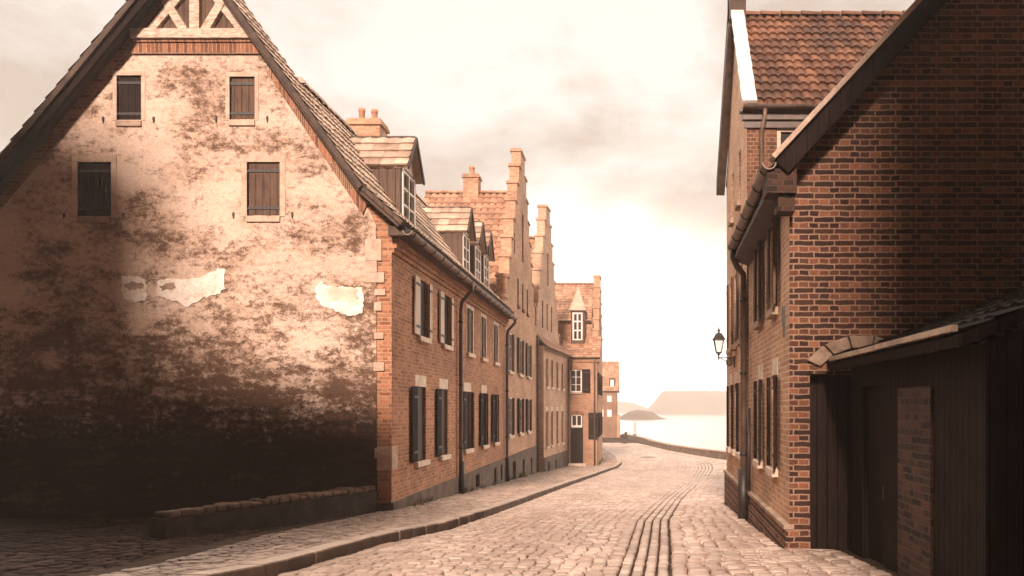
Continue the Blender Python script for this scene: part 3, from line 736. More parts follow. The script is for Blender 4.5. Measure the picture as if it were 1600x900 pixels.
s_, sb = shutter(pe_, w, wn[1] + .03, 1, wn[2] - .02, wn[3], .46, 8, M['wood_black']); sb.each('strap', M['iron'], s_)
s_, sb = shutter(pe_, E_, X1 - .47, 1, .25, 1.75, .5, 5, M['wood_black']); sb.each('strap', M['iron'], s_)
def arch(pl, u0, u1, z, rise, h, mat, parent, name, d0=-.1, d1=.03):
    mb = MB(); n = 11; c = []
    for i in range(n + 1):
        t = i / n; c.append((lerp(u0, u1, t), z + rise * (1 - (2 * t - 1) ** 2)))
    for (a, b), (e, f) in zip(c, c[1:]):
        mb.prism([pl.P(a, b, d0), pl.P(e, f, d0), pl.P(e, f + h, d0), pl.P(a, b + h, d0)], pl.n * (d1 - d0))
    return mb.build(name, mat, parent)
arch(pe_, wn[0] - .03, wn[1] + .03, wn[3] - .09, .1, .16, M['brick_cap'], E_, 'window_arch', -.11, .02)
arch(pe_, dr[0] - .03, dr[1] + .03, dr[3] - .12, .13, .18, M['brick_cap'], E_, 'door_arch', -.15, .02)
mb = MB(); pe_.box(mb, dr[0] + .05, dr[1] - .05, ZE + .16, ez(668), -.16, -.10); door = mb.build('door', M['wood_black'], E_)
mb = MB(); pe_.box(mb, dr[1] - .15, dr[1] - .12, ZE + 1.1, ZE + 1.25, -.10, -.05); mb.build('handle', M['iron'], door)
mb = MB()
for a, b in ((dr[0] + .12, dr[0] + .31), (dr[1] - .31, dr[1] - .12)): pe_.box(mb, a, b, ZE + .35, ZE + 1.0, -.1, -.085); pe_.box(mb, a, b, ZE + 1.12, ZE + 1.95, -.1, -.085)
mb.build('door_panel', M['wood_black'], door, bevel=.006)
mb = MB(); pe_.box(mb, dr[0], dr[0] + .05, ZE, dr[3], -.158, -.06); pe_.box(mb, dr[1] - .05, dr[1], ZE, dr[3], -.158, -.06); mb.build('door_frame', M['wood_black'], door)
mb = MB(); pe_.box(mb, dr[0] + .05, dr[1] - .05, ez(668) + .002, dr[3], -.16, -.13); fan = mb.build('fanlight', M['glass'], E_)
mb = MB()
for a, b, c, d in ((dr[0] + .05, dr[1] - .05, ez(668) + .002, ez(664.5)), (dr[0] + .05, dr[0] + .12, ez(664.5), dr[3]), (dr[1] - .12, dr[1] - .05, ez(664.5), dr[3]), ((dr[0] + dr[1]) / 2 - .035, (dr[0] + dr[1]) / 2 + .035, ez(664.5), dr[3]), (dr[0] + .12, dr[1] - .12, dr[3] - .1, dr[3] - .0)): pe_.box(mb, a, b, c, d, -.128, -.08)
mb.build('frame', M['white'], fan)
mb = MB(); mb.box(dr[0] - .08, dr[1] + .18, YE - .45, YE + .02, ZE - .5, ZE + .15); mb.build('doorstep', M['stone'], E_, bevel=.015)
mb = MB(); mb.box(X0, X1 + .08, YE - .08, YE, 4.62, 4.74); mb.box(X0, X1 + .14, YE - .14, YE, 4.742, 4.86); mb.box(X1, X1 + .08, YE, 48.28, 4.625, 4.74); mb.build('cornice', M['brick_e'], E_)
roof(E_, (X0, YE - .2, 4.88), (1, 0, 0), (0, 2.3, 1.35), X1 + .18 - X0, 2.65, M['tile_c'], .25, .3, .018, sub=5)
mb = MB(); mb.box(X0, X1 - .35, 48.25, 55.4, -3, 7.3); mb.build('upper_wall', M['brick_e'], E_)
roof(E_, (X0 - 2, 48.0, 7.15), (1, 0, 0), (0, 3.9, 2.75), X1 - .4 - X0 + 2, 4.75, M['tile_c'], .27, .34, .026, sub=5)
roof(E_, (X0 - 2, 55.8, 7.15), (1, 0, 0), (0, -3.9, 2.75), X1 - .4 - X0 + 2, 4.75, M['tile_c'], .3, .4, .026, sub=4)
ridge(E_, (X0 - 2, 51.9, 9.92), (X1 - .4, 51.9, 9.92), M['tile_c'])
gutter(E_, (X0 + .9, YE - .24, 4.88), (X1 + .15, YE - .24, 4.88), .065)
downpipe(E_, [(X1 - .12, YE - .2, 4.8), (X1 - .12, YE - .08, 4.5), (X1 - .12, YE - .08, gz(46) + .1)], .045, [(X1 - .12, YE - .08, z) for z in (3.7, 2.2)], (0, -1, 0))
# pointed dormer bay
bx0, bx1, by = -3.35, -2.78, 47.35
mb = MB(); mb.box(bx0 - .1, bx1 + .1, by, 48.6, 5.4, 7.72); bay = mb.build('dormer', M['wood_grey'], E_)
mb = MB(); cxm = (bx0 + bx1) / 2
for a, b in (((bx0 - .2, by - .12), (bx1 + .2, by - .12)), ((bx1 + .2, by - .12), (bx1 + .2, 48.9)), ((bx0 - .2, 48.9), (bx0 - .2, by - .12))):
    mb.face([V((*a, 7.68)), V((*b, 7.68)), V((cxm, 47.95, 9.15))])
mb.face([V((bx0 - .2, by - .12, 7.68)), V((bx0 - .2, 48.9, 7.68)), V((bx1 + .2, 48.9, 7.68)), V((bx1 + .2, by - .12, 7.68))]); mb.build('dormer_roof', M['stone_mid'], bay)
pb = Plane((0, by - .01, 0), (1, 0, 0), (0, -1, 0)); mb = MB(); pb.box(mb, bx0, bx1, 5.95, 7.55, -.02, .0); dwn = mb.build('dormer_window', M['glass'], bay)
mb = MB()
for a, b, c, d in ((bx0, bx0 + .08, 5.95, 7.55), (bx1 - .08, bx1, 5.95, 7.55), (cxm - .04, cxm + .04, 5.95, 7.55)): pb.box(mb, a, b, c, d, .001, .06)
for z in (5.95, 6.48, 7.0, 7.47): pb.box(mb, bx0 + .08, bx1 - .08, z, z + .07, .001, .05)
mb.build('window_frame', M['white'], bay)

# ------------------------------------------------------------------ HOUSE F (far end of the bend)
F_ = thing('quay_house', 'small hazy brick house with white windows at the far bend by the water', 'house', (-1.5, 100, -1.55), 'old houses along the street')
YF = 100.0
def fx(px): return (px - PX) * YF / F
def fz(py): return EYE + (PY - py) * YF / F
pf = Plane((0, YF, 0), (1, 0, 0), (0, -1, 0)); xr = fx(963.5)
ow = [(fx(948.5), fx(955.5), fz(628), fz(618)), (fx(948.5), fx(955.5), fz(651), fz(640)), (fx(938), fx(943), fz(651), fz(640))]
mb = MB(); pf.wall(mb, rect=(-9, xr, -3, 4.3), openings=ow, depth=.12)
rp = Plane((xr, 0, 0), (0, 1, 0), (1, 0, 0)); rp.wall(mb, poly=[(YF, -3), (YF + 7, -3), (YF + 7, 4.3), (YF + 3.5, 7.85), (YF, 4.3)]); mb.face([V((-9, YF + 7, -3)), V((xr, YF + 7, -3)), V((xr, YF + 7, 4.3)), V((-9, YF + 7, 4.3))])
mb.build('wall', M['brick_f'], F_)
for o in ow: window(pf, F_, *o, depth=.1, frame=M['white'], panel=M['white'], nx=2, nz=2, fw=.1)
roof(F_, (-9, YF - .3, 4.1), (1, 0, 0), (0, 3.8, 3.85), xr + 9.25, 5.4, M['tile_c'], .35, .45, .03, sub=3)
roof(F_, (-9, YF + 7.3, 4.1), (1, 0, 0), (0, -3.8, 3.85), xr + 9.25, 5.4, M['tile_c'], .4, .5, .03, sub=3)
mb = MB(); mb.box(fx(951), fx(961), YF + .3, YF + 3.2, 4.3, 5.75); d_ = mb.build('dormer', M['wood_grey'], F_)
mb = MB(); mb.box(fx(953.5), fx(959), YF + .26, YF + .31, 4.6, 5.5); mb.build('dormer_window', M['white'], d_)
mb = MB(); mb.box(xr - .2, xr + .35, YF + .5, YF + 6, -3, 1.2); mb.build('side_porch', M['brick_c'], F_)

# ================================================================== HOUSE R1 (near right)
R1 = thing('brick_house', 'near brick house with dark banded brick gable, long eaves gutter and a shed beside it', 'house', (1.95, 10, gz(10)), 'old houses along the street')
dR = V((.0353, 1, 0)).normalized(); nR = V((-1, .0353, 0)).normalized()
pr = Plane((1.95, 10, 0), dR, nR)
RZ = .575
r_up = [(1.02, 1.55), (2.62, 3.15)]
opsR = [(a, b, 3.37, 4.68) for a, b in r_up] + [(a, b, 1.18, 2.45) for a, b in r_up]
mb = MB(); pr.wall(mb, rect=(0, 4.55, RZ, 5.0), openings=opsR, depth=.07)
gr = Plane((0, 10, 0), (1, 0, 0), (0, -1, 0))
eR, pitchR = 5.0, 1.087
gp = [(1.95, -1), (9.4, -1), (9.4, 5.05), (5.68, 5.05 + 3.73 * pitchR - .05), (1.95, 5.0)]
opG = [(2.2, 3.1, -.5, 2.42)]
mb.build('wall', M['brick_rs'], R1)
mb = MB(); gr.wall(mb, poly=gp, openings=opG, depth=.3)
mb.face([V((9.4, 10, -1)), V((9.4, 14.5, -1)), V((9.4, 14.5, 5)), V((9.4, 10, 5))]); mb.build('gable_wall', M['brick_r'], R1)
mb = MB(); prp = Plane(V((1.95, 10, 0)) + nR * .05, dR, nR); prp.wall(mb, rect=(-.02, 4.55, -2, RZ - .06))
mb.face([V((1.85, 9.97, -1)), V((2.2, 9.97, -1)), V((2.2, 9.97, RZ - .06)), V((1.9, 9.97, RZ - .06))]); mb.build('plinth', M['brick_r'], R1)
mb = MB(); prp.box(mb, -.03, 4.55, RZ - .06, RZ, -.1, .025); mb.build('plinth_ledge', M['stone_dirty'], R1, bevel=.01)
for a, b in r_up:
    window(pr, R1, a, b, 3.37, 4.68, depth=.07, sill=M['stone_dirty'], shut=(M['wood_dark'], 9, 8, .25), panel=M['wood_black'])
    window(pr, R1, a, b, 1.18, 2.45, depth=.07, sill=M['stone'], lintel=M['stone'], shut=(M['wood_black'], 9, 8, .22), panel=M['wood_black'])
mb = MB(); pr.box(mb, .35, .42, 3.05, 3.3, 0, .03); pr.box(mb, .37, .40, 2.9, 3.05, 0, .02); mb.build('wall_anchor', M['iron'], R1)
# roof, verge, gutter
sR = V((1, 0, pitchR)).normalized(); eX = 1.70; eZ = 4.86
rlen = (5.68 - eX) / sR.x
roof(R1, (eX, 9.72, eZ), (.0353, 1, 0), sR, 4.85, rlen, M['tile_r'], .2, .3, .02, sub=5)
roof(R1, (9.7, 9.72, eZ - .05), (.0353, 1, 0), V((-1, 0, pitchR)), 4.85, rlen, M['tile_r'], .25, .35, .02, sub=4)
mb = MB()
def vstrip(mb, p, q, w, y0, y1):
    p, q = V(p), V(q); t = (q - p).normalized(); dn = V((t.z, 0, -t.x)); dn = dn if dn.z < 0 else -dn
    mb.prism([V((r.x, y0, r.z)) for r in (p, q, q + dn * w, p + dn * w)], (0, y1 - y0, 0))
pk_ = (5.68, 0, eZ + 3.98 * pitchR + .06)
vstrip(mb, (eX, 0, eZ + .06), pk_, .22, 9.60, 9.66); vstrip(mb, (9.7, 0, eZ + .03), pk_, .22, 9.60, 9.66)
mb.build('verge_board', M['wood_black'], R1, bevel=.006)
mb = MB(); vstrip(mb, (eX - .05, 0, eZ + .10), (pk_[0], 0, pk_[2] + .05), .06, 9.53, 9.75); mb.build('verge_capping', M['stone_mid'], R1, bevel=.006)
mb = MB(); mb.box(1.62, 1.97, 9.66, 9.99, 4.55, 4.84); mb.box(1.76, 1.96, 9.72, 9.99, 4.35, 4.548); mb.build('kneeler', M['brick_k'], R1)  # dark brick stands for the shadow under the gutter end
ga = V((1.95, 10, 0)) + nR * .30
gutter(R1, ga + dR * -.4 + UP * 4.90, ga + dR * 4.5 + UP * 4.86, .085)
mb = MB()
mb.prism([ga + UP * 4.80 + nR * -.06, ga + UP * 4.62 - nR * .02, V((1.95, 10, 4.52)) - nR * .01, V((1.95, 10, 4.83)) - nR * .01], dR * 4.5); mb.build('soffit', M['verge'], R1)
pp = V((1.95, 10, 0)) + dR * 4.35
downpipe(R1, [pp + nR * .30 + UP * 4.82, pp + nR * .30 + UP * 4.66, pp + nR * .22 + UP * 4.48, pp + nR * .12 + UP * 4.36, pp + nR * .11 + UP * 4.15, pp + nR * .11 + UP * (gz(14.4) + .05)], .055, [pp + nR * .11 + UP * z for z in (3.9, 2.62, 1.2)], tuple(nR))
mb = MB(); mb.tube([pp + nR * .12 + UP * (gz(14.4) - .05), pp + nR * .12 + UP * (gz(14.4) + .9)], .09, 12); mb.build('pipe_shoe', M['iron'], R1)
pp2 = pp - dR * .35
downpipe(R1, [pp2 + nR * .06 + UP * 2.0, pp2 + nR * .06 + UP * .35], .03, (), mat=M['iron'])
# ground floor doorway in the gable: stone arch and black door
st = MB()
for i in range(5):
    t0, t1 = i / 5, (i + .93) / 5
    def ap(t, r): a = R(150 - 120 * t); return V((2.83 + (.62 + r) * math.cos(a) * .95, 9.94, 2.28 + (.62 + r) * math.sin(a) * .75))
    st.prism([ap(t0, 0), ap(t1, 0), ap(t1, .2), ap(t0, .2)], (0, .1, 0))
st.build('door_arch', M['stone_dirty'], R1, bevel=.012)
mb = MB(); gr.box(mb, 2.2, 3.1, -.4, 2.42, -.3, -.24); mb.build('door', M['wood_black'], R1)

# ------------------------------------------------------------------ HOUSE R2 (tall, red pantiles)
R2 = thing('brick_house', 'tall brick house with red pantile roof and white coping, carrying the street lamp', 'house', (2.15, 14.6, gz(15)), 'old houses along the street')
y0, y1 = 14.58, 18.95
def xr2(y): return 1.95 + .0353 * (y - 10) - .03
p2 = Plane((xr2(0), 0, 0), dR, nR)
EZ2, AP2, YM = 7.42, 10.05, 16.78
rw = [(15.35, 15.85), (16.45, 16.95), (17.6, 18.1)]
ops2 = [(a, b, 3.3, 4.75) for a, b in rw] + [(a, b, 1.15, 2.5) for a, b in rw] + [(15.7, 16.05, 6.0, 7.0), (17.2, 17.5, 6.0, 7.0)]
mb = MB(); p2.wall(mb, poly=[(y0, RZ), (y1, RZ), (y1, EZ2), (YM, AP2 - .05), (y0, EZ2)], openings=ops2, depth=.07)
nr2 = Plane((0, y0, 0), (1, 0, 0), (0, -1, 0)); wr2 = (gx(1214) * y0 / 15 + .0, gx(1262) * y0 / 15, 6.55, 7.02)
mb.face([V((xr2(y1), y1, -2)), V((8.5, y1, -2)), V((8.5, y1, EZ2)), V((xr2(y1), y1, EZ2))][::-1]); mb.face([V((8.5, y0, -2)), V((8.5, y1, -2)), V((8.5, y1, EZ2)), V((8.5, YM, AP2)), V((8.5, y0, EZ2))])
mb.build('wall', M['brick_rs'], R2)
mb = MB(); nr2.wall(mb, rect=(xr2(y0), 8.5, -2, EZ2), openings=[wr2], depth=.1); mb.build('side_wall', M['brick_s'], R2)  # shade on this side is put into a darker brick
mb = MB(); p2p = Plane((xr2(0) - .05, 0, 0), dR, nR); p2p.wall(mb, rect=(y0, y1 + .04, -3, RZ - .06)); mb.face([V((xr2(y1) - .05, y1 + .04, -3)), V((xr2(y1) + 3, y1 + .04, -3)), V((xr2(y1) + 3, y1 + .04, RZ - .06)), V((xr2(y1) - .05, y1 + .04, RZ - .06))]); mb.build('plinth', M['brick_r'], R2)
mb = MB(); p2p.box(mb, y0, y1 + .05, RZ - .06, RZ, -.1, .025); mb.build('plinth_ledge', M['stone_dirty'], R2)
for a, b in rw:
    window(p2, R2, a, b, 3.3, 4.75, depth=.07, sill=M['stone_dirty'], shut=(M['wood_dark'], None, 8, .24), panel=M['wood_black'])
    window(p2, R2, a, b, 1.15, 2.5, depth=.07, sill=M['stone'], lintel=M['stone'], shut=(M['wood_black'], None, 8, .24), panel=M['wood_black'])
for a, b in ((15.7, 16.05), (17.2, 17.5)): window(p2, R2, a, b, 6.0, 7.0, depth=.07, sill=M['stone_dirty'], panel=M['wood_black'])
window(nr2, R2, *wr2, depth=.08, frame=M['stone'], nx=1, nz=1, fw=.07)
se = V((0, YM - y0 + .1, AP2 - EZ2 + .12))
roof(R2, (xr2(y0) + .17, y0 - .1, EZ2 - .1), (1, 0, 0), se, 6.6, se.length, M['tile_r'], .175, .27, .028, sub=8, lip=.05)
roof(R2, (xr2(y1) + .0, y1 + .2, EZ2 - .2), (1, 0, 0), V((0, -(y1 - YM + .2), AP2 - EZ2 + .22)), 6.6, se.length, M['tile_r'], .25, .3, .02, sub=4)
ridge(R2, (xr2(YM) + .1, YM, AP2 + .04), (8.5, YM, AP2 + .04), M['tile_r'], .1, .42)
mb = MB(); t_ = se.normalized(); nn_ = V((0, -t_.z, t_.y)); ns = 6     # white coping slabs on the near slope of the gable
for i in range(ns):
    a = V((xr2(y0) - .10, y0 - .12, EZ2 - .04)) + t_ * (se.length * i / ns) + V((.0353 * 2.2 * i / ns, 0, 0)); mb.obox(a + nn_ * .02, (.26, 0, 0), t_ * (se.length / ns - .012), nn_ * .07)
mb.each('coping', M['lead'], R2, bevel=.008)
mb = MB()
x_ = xr2(YM) - .14
mb.prism([V((x_, YM, AP2 + .45)), V((x_, YM - .1, AP2 + .1)), V((x_, YM - .02, AP2 - .2)), V((x_, y1 + .22, EZ2 - .42)), V((x_, y1 + .22, EZ2 - .08))], (.19, 0, 0)); mb.build('verge_board', M['verge'], R2)
mb = MB(); mb.box(x_, x_ + .34, YM - .14, YM + .2, AP2 - .1, AP2 + .62); mb.build('ridge_block', M['verge'], R2)
mb = MB(); mb.box(xr2(y0) - .14, 8.4, y0 - .16, y0, EZ2 - .17, EZ2 - .1); mb.box(xr2(y0) - .09, 8.4, y0 - .1, y0, EZ2 - .29, EZ2 - .172); mb.box(xr2(y0) - .05, 8.4, y0 - .05, y0, EZ2 - .42, EZ2 - .292); mb.build('cornice', M['pipe'], R2)
gutter(R2, (xr2(y0) - .1, y0 - .2, EZ2 - .08), (8.3, y0 - .2, EZ2 - .08), .07, M['pipe'])
xd_ = (1190 - PX) * (y0 - .08) / F
downpipe(R2, [(xd_ + .04, y0 - .2, EZ2 - .14), (xd_ + .04, y0 - .2, EZ2 - .25), (xd_, y0 - .08, EZ2 - .5), (xd_, y0 - .08, 5.0)], .04, (), mat=M['zinc'])

# ------------------------------------------------------------------ lean-to shed against the gable
SH = thing('lean_to_shed', 'lean-to shed, boards darkened for shade, with pale eave board against the banded brick gable', 'shed', (2.6, 8, gz(8)), 'sheds')
del SH['group']
xs = 2.70; psd = Plane((xs, 0, 0), (0, 1, 0), (-1, 0, 0))
mb = MB(); psd.wall(mb, rect=(6.2, 9.96, -.5, 2.5), openings=[(8.7, 9.5, -.4, 2.25)], depth=.12)
mb.face([V((xs, 6.2, -.5)), V((7, 6.2, -.5)), V((7, 6.2, 4.2)), V((xs, 6.2, 2.5))]); mb.face([V((7, 6.2, -.5)), V((7, 9.96, -.5)), V((7, 9.96, 4.2)), V((7, 6.2, 4.2))])
mb.build('wall', M['wood_black'], SH); mb = MB(); psd.box(mb, 7.26, 8.15, -.3, 2.2, .001, .03); mb.build('brick_pier', M['brick_k'], SH)  # black boards and dark brick carry the shade over the shed
roof(SH, (xs - .3, 6.05, 2.55), (0, 1, 0), (1, 0, .38), 3.9, 4.9, M['tile_k'], .25, .33, .02, sub=4, deck=M['wood_black'])  # roof tiles darkened to match that shade
mb = MB(); mb.box(xs - .34, xs - .29, 6.0, 7.9, 2.565, 2.615); mb.build('eave_board', M['stone_dirty'], SH, bevel=.004)
mb = MB(); mb.box(xs - .34, xs - .29, 7.915, 9.7, 2.56, 2.612); mb.build('eave_board', M['stone_dirty'], SH, bevel=.004)
mb = MB(); psd.box(mb, 8.7, 9.5, -.4, 2.25, -.12, -.07); dd = mb.build('door', M['wood_black'], SH)
mb = MB(); psd.box(mb, 8.8, 8.83, 1.0, 1.16, -.07, -.03); mb.build('handle', M['iron'], dd)

# ------------------------------------------------------------------ low terrace wall before the plastered gable
LW = thing('terrace_wall', 'low rough stone terrace wall with cobbled top in front of the plastered gable', 'wall', (-5.5, 13, 0))
a_, b_ = V((-4.62, 14.85, 0)), V((-6.25, 11.0, 0)); d_ = (b_ - a_); dn_ = V((d_.y, -d_.x, 0)).normalized(); dn_ = dn_ if dn_.x < 0 else -dn_
mb = MB(); mb.obox(a_ + UP * -1, d_, dn_ * .34, UP * 1.50); mb.build('wall_body', M['foot_shade'], LW)  # wall face colour darkened to lie in the gable shade
mb = MB(); L = d_.length; s = 0
while s < L - .1:
    w_ = random.uniform(.14, .24)
    for k in range(2):
        o = a_ + d_.normalized() * s + dn_ * (k * .17 + .005) + UP * .50; h = random.uniform(.07, .11)
        mb.obox(o, d_.normalized() * (w_ - .02), dn_ * .155, UP * h)
    s += w_
mb.build('cobbled_top', M['quay'], LW, bevel=.03)

# ================================================================== ground, road, pavements
SW = [(-60, 60), (35, 60), (42, 16), (50, 9.0), (56, 6.6), (62, 4.8), (68, 3.3), (76, 2.1), (85, 1.3), (93, .2), (99, -1.0), (104, -1.1), (112, -1.1)]
def swx(y): return interp(SW, y)
mb = MB(); ys = [-60, -40, -25, -15] + [i * .5 for i in range(-16, 225)]
rows = [(y, [-70, -40, -20, -12, -8, -6, -4, -2, 0, 2, 4, 6, 9, 14, 25, 60]) for y in ys if y <= 112]
vs = []; fs = []; nx = 16
for y, xs_ in rows:
    m = swx(y)
    for i in range(nx): vs.append((min(xs_[i], m), y, gz(y) - .024 - (.9 if xs_[i] > 30 else 0)))
for j in range(len(rows) - 1):
    for i in range(nx - 1): fs.append((j * nx + i, j * nx + i + 1, (j + 1) * nx + i + 1, (j + 1) * nx + i))
mb.raw(vs, fs, smooth=True); g = mb.build('ground', M['joint'], None, props={'kind': 'structure'})

KL = [(3, -5.0), (8, -3.47), (10.6, -3.25), (12.7, -2.82), (15.6, -2.63), (20, -2.45), (27.9, -2.14), (34, -1.8), (38, -1.52), (42, -1.15), (45.6, -.78), (48.5, -.60), (51, -.56), (55, -.72), (59.5, -1.02), (65, -1.6), (72, -2.3), (82, -3.6), (95, -6)]
GL = [(3, -.2), (8, -.13), (10.4, -.03), (14.3, .12), (19.8, .67), (24, 1.15), (29.5, 1.83), (37, 2.85), (44.8, 3.75), (48, 4.0), (51, 4.15), (54.8, 4.1), (60, 3.4), (66, 2.4), (74, 1.0), (82, -.6), (95, -4)]
GRr = [(3, .38), (8, .38), (10.4, .50), (14.3, .66), (19.8, 1.2), (24, 1.7), (29.5, 2.4), (37, 3.5), (44.8, 4.5), (48, 4.8), (51, 4.95), (54.8, 4.85), (60, 4.0), (66, 2.9), (74, 1.5), (82, -.1), (95, -3.4)]
VB = [(3, 2.55), (9.9, 2.55), (10, 1.88), (19, 2.15), (20, 4), (24, 7), (32, 9.5), (42, 9.5), (50, 7.8), (56, 6.0), (62, 4.5), (68, 3.2), (76, 1.95), (84, .6)]
LB = [(3, -5.3), (8, -4.6), (10.6, -4.75), (14.7, -4.55), (14.95, -4.36), (28.7, -4.34), (38.4, -4.34), (38.6, -4.02), (46, -3.45), (46.1, -1.86), (56, -1.86), (60, -2.6), (72, -5), (82, -7)]

def stone(mb, c, top, crown, lod):
    """c: four plan corners counter-clockwise; domed top, sunk skirts."""
    cx = sum(p[0] for p in c) / 4; cy = sum(p[1] for p in c) / 4
    t = random.random(); zc = [gz(p[1]) + top for p in c]; zj = random.uniform(-.006, .008)
    if lod == 0:
        vs = []; fs = []; pts = []
        for i in range(4):
            a, b, pv = c[i], c[(i + 1) % 4], c[i - 1]
            k = random.uniform(.10, .24)
            pts.append((lerp(a[0], pv[0], k), lerp(a[1], pv[1], k))); pts.append((lerp(a[0], b[0], k), lerp(a[1], b[1], k)))
        tx, ty = random.uniform(-.045, .045), random.uniform(-.045, .045)
        for f, dz in ((1.0, -.06), (.985, -.010), (.88, crown * .62), (.5, crown)):
            for p in pts:
                x, y = cx + (p[0] - cx) * f, cy + (p[1] - cy) * f
                vs.append((x, y, gz(y) + top + dz + zj + (x - cx) * tx + (y - cy) * ty))
        for r in range(3):
            for i in range(8): fs.append((r * 8 + i, r * 8 + (i + 1) % 8, r * 8 + 8 + (i + 1) % 8, r * 8 + 8 + i))
        fs.append(tuple(range(24, 32))); mb.raw(vs, fs, t, True)
    else:
        vs = []
        for f, dz in ((1, -.05), (.95, -.01), (.6, crown)):
            for p in c:
                x, y = cx + (p[0] - cx) * f, cy + (p[1] - cy) * f; vs.append((x, y, gz(y) + top + dz + zj))
        fs = [(r * 4 + i, r * 4 + (i + 1) % 4, r * 4 + 4 + (i + 1) % 4, r * 4 + 4 + i) for r in range(2) for i in range(4)] + [(8, 9, 10, 11)]
        mb.raw(vs, fs, t, True)

def pave(left, right, ya, yb, pitch, width, top, crown, gap=.016, jit=.02, lod_y=26, wav=0.0):
    mb = MB(); y = ya
    while y < yb:
        far = y > 40; p = pitch * random.uniform(.88, 1.14) * (1.5 if far else 1); y2 = y + p
        xa, xb = interp(left, y), interp(right, y); xc, xd = interp(left, y2), interp(right, y2)
        W = xb - xa
        if W < .04: y = y2; continue
        n = max(1, round(W / (width * (1.5 if far else 1)))); cut = [0]; 
        for i in range(1, n): cut.append((i + random.uniform(-.22, .22)) / n)
        cut.append(1)
        for i in range(n):
            a, b = cut[i], cut[i + 1]; gp_ = gap * (1 if y < 28 else .5); g_ = gp_ / max(W, .1)
            def pt(t, yy, l, r):
                return (lerp(l, r, t) + random.uniform(-jit, jit) * .5, yy + wav * math.sin(t * 9 + y * 2) + random.uniform(-jit, jit) * .6)
            c = [pt(a + g_ * .5, y + gap / 2, xa, xb), pt(b - g_ * .5, y + gap / 2, xa, xb), pt(b - g_ * .5, y2 - gap / 2, xc, xd), pt(a + g_ * .5, y2 - gap / 2, xc, xd)]
            stone(mb, c, top, crown, 0 if y < lod_y else 1)
        y = y2
    return mb
off = lambda tab, d: [(y, x + d) for y, x in tab]
pave(off(KL, .02), GL, 5.5, 84, .135, .16, .0, .007, gap=.009, wav=.03).build('road', M['cobble'], None, props={'kind': 'structure'})
# gutter strip of long setts laid lengthwise
mb = MB()
for k in range(4):
    l = [(y, lerp(interp(GL, y), interp(GRr, y), k / 4 + .012)) for y, _ in GL]; r = [(y, lerp(interp(GL, y), interp(GRr, y), k / 4 + .238)) for y, _ in GL]
    m2 = pave(l, r, 5.5, 82, .24, 1.0, -.004, .008, gap=.010, jit=.012); 
    i = len(mb.v); mb.v += m2.v; mb.tone += m2.tone; mb.sm += m2.sm; mb.f += [tuple(q + i for q in f) for f in m2.f]
mb.build('road_strip', M['cobble'], None, props={'kind': 'structure'})
pave(off(GRr, .02), VB, 5.0, 83, .15, .20, .005, .018, jit=.03, wav=.04).build('cobbled_pavement', M['cobble'], None, props={'kind': 'structure'})
PVZ = .12
mb = pave(LB, off(KL, -.26), 5.0, 82, .125, .15, PVZ - .005, .016, jit=.03, wav=.03)
pave([(3, -9.5), (15, -9.5)], off(LB, -.03), 5.0, 14.6, .15, .19, .02, .014, jit=.03, wav=.04).build('shaded_pavement', M['cobble_shade'], None, props={'kind': 'structure'})  # dark cobbles stand for the shaded left corner
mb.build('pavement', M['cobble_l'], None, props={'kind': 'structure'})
mb = MB()
for j in range(0, 155):
    ya, yb = 5 + j * .5, 5.5 + j * .5
    mb.face([V((interp(LB, ya) - .4, ya, gz(ya) + PVZ - .03)), V((interp(KL, ya) - .2, ya, gz(ya) + PVZ - .03)), V((interp(KL, yb) - .2, yb, gz(yb) + PVZ - .03)), V((interp(LB, yb) - .4, yb, gz(yb) + PVZ - .03))])
mb.build('pavement_surface', M['joint'], None, props={'kind': 'structure'})
mb = MB(); kf = MB(); y = 4.0; rnd = random.Random(3)
while y < 82:
    L = rnd.uniform(.8, 1.25); y2 = y + L; segs = 3
    for q in range(segs):
        a, b = lerp(y, y2 - .015, q / segs), lerp(y, y2 - .015, (q + 1) / segs)
        p, r_ = V((interp(KL, a), a, gz(a))), V((interp(KL, b), b, gz(b))); w_ = .25
        e = .128 + (rnd.uniform(-.008, .008) if q == 0 else 0) + .0; p.x += rnd.uniform(-.012, .012); r_.x += rnd.uniform(-.012, .012)
        mb.hexa([p + V((-w_, 0, -.2)), p + UP * -.2, r_ + UP * -.2, r_ + V((-w_, 0, -.2)), p + V((-w_, 0, e)), p + V((-.012, 0, e)), r_ + V((-.012, 0, e)), r_ + V((-w_, 0, e))])
        kf.hexa([p + V((-.012, 0, -.2)), p + V((.004, 0, -.2)), r_ + V((.004, 0, -.2)), r_ + V((-.012, 0, -.2)), p + V((-.012, 0, e - .014)), p + V((.004, 0, e - .014)), r_ + V((.004, 0, e - .014)), r_ + V((-.012, 0, e - .014))])
    y = y2
kf.build('kerb_shade_face', M['render'], None, props={'kind': 'structure'})  # dark skin on the road side of the kerb stands for its shade
mb.build('kerb', M['kerb'], None, bevel=0, props={'kind': 'structure'})
# manhole cover
ym = 58.0; xm = (1012 - PX) * ym / F
MH = MB(); MH.lathe((xm, ym, gz(ym) - .03), [(.62, 0), (.62, .048), (.56, .052), (.54, .044), (.02, .046)], 24)
MH.build('manhole_cover', M['iron'], None, props={'label': 'dark round iron manhole cover in the cobbled bend of the road', 'category': 'manhole cover'})

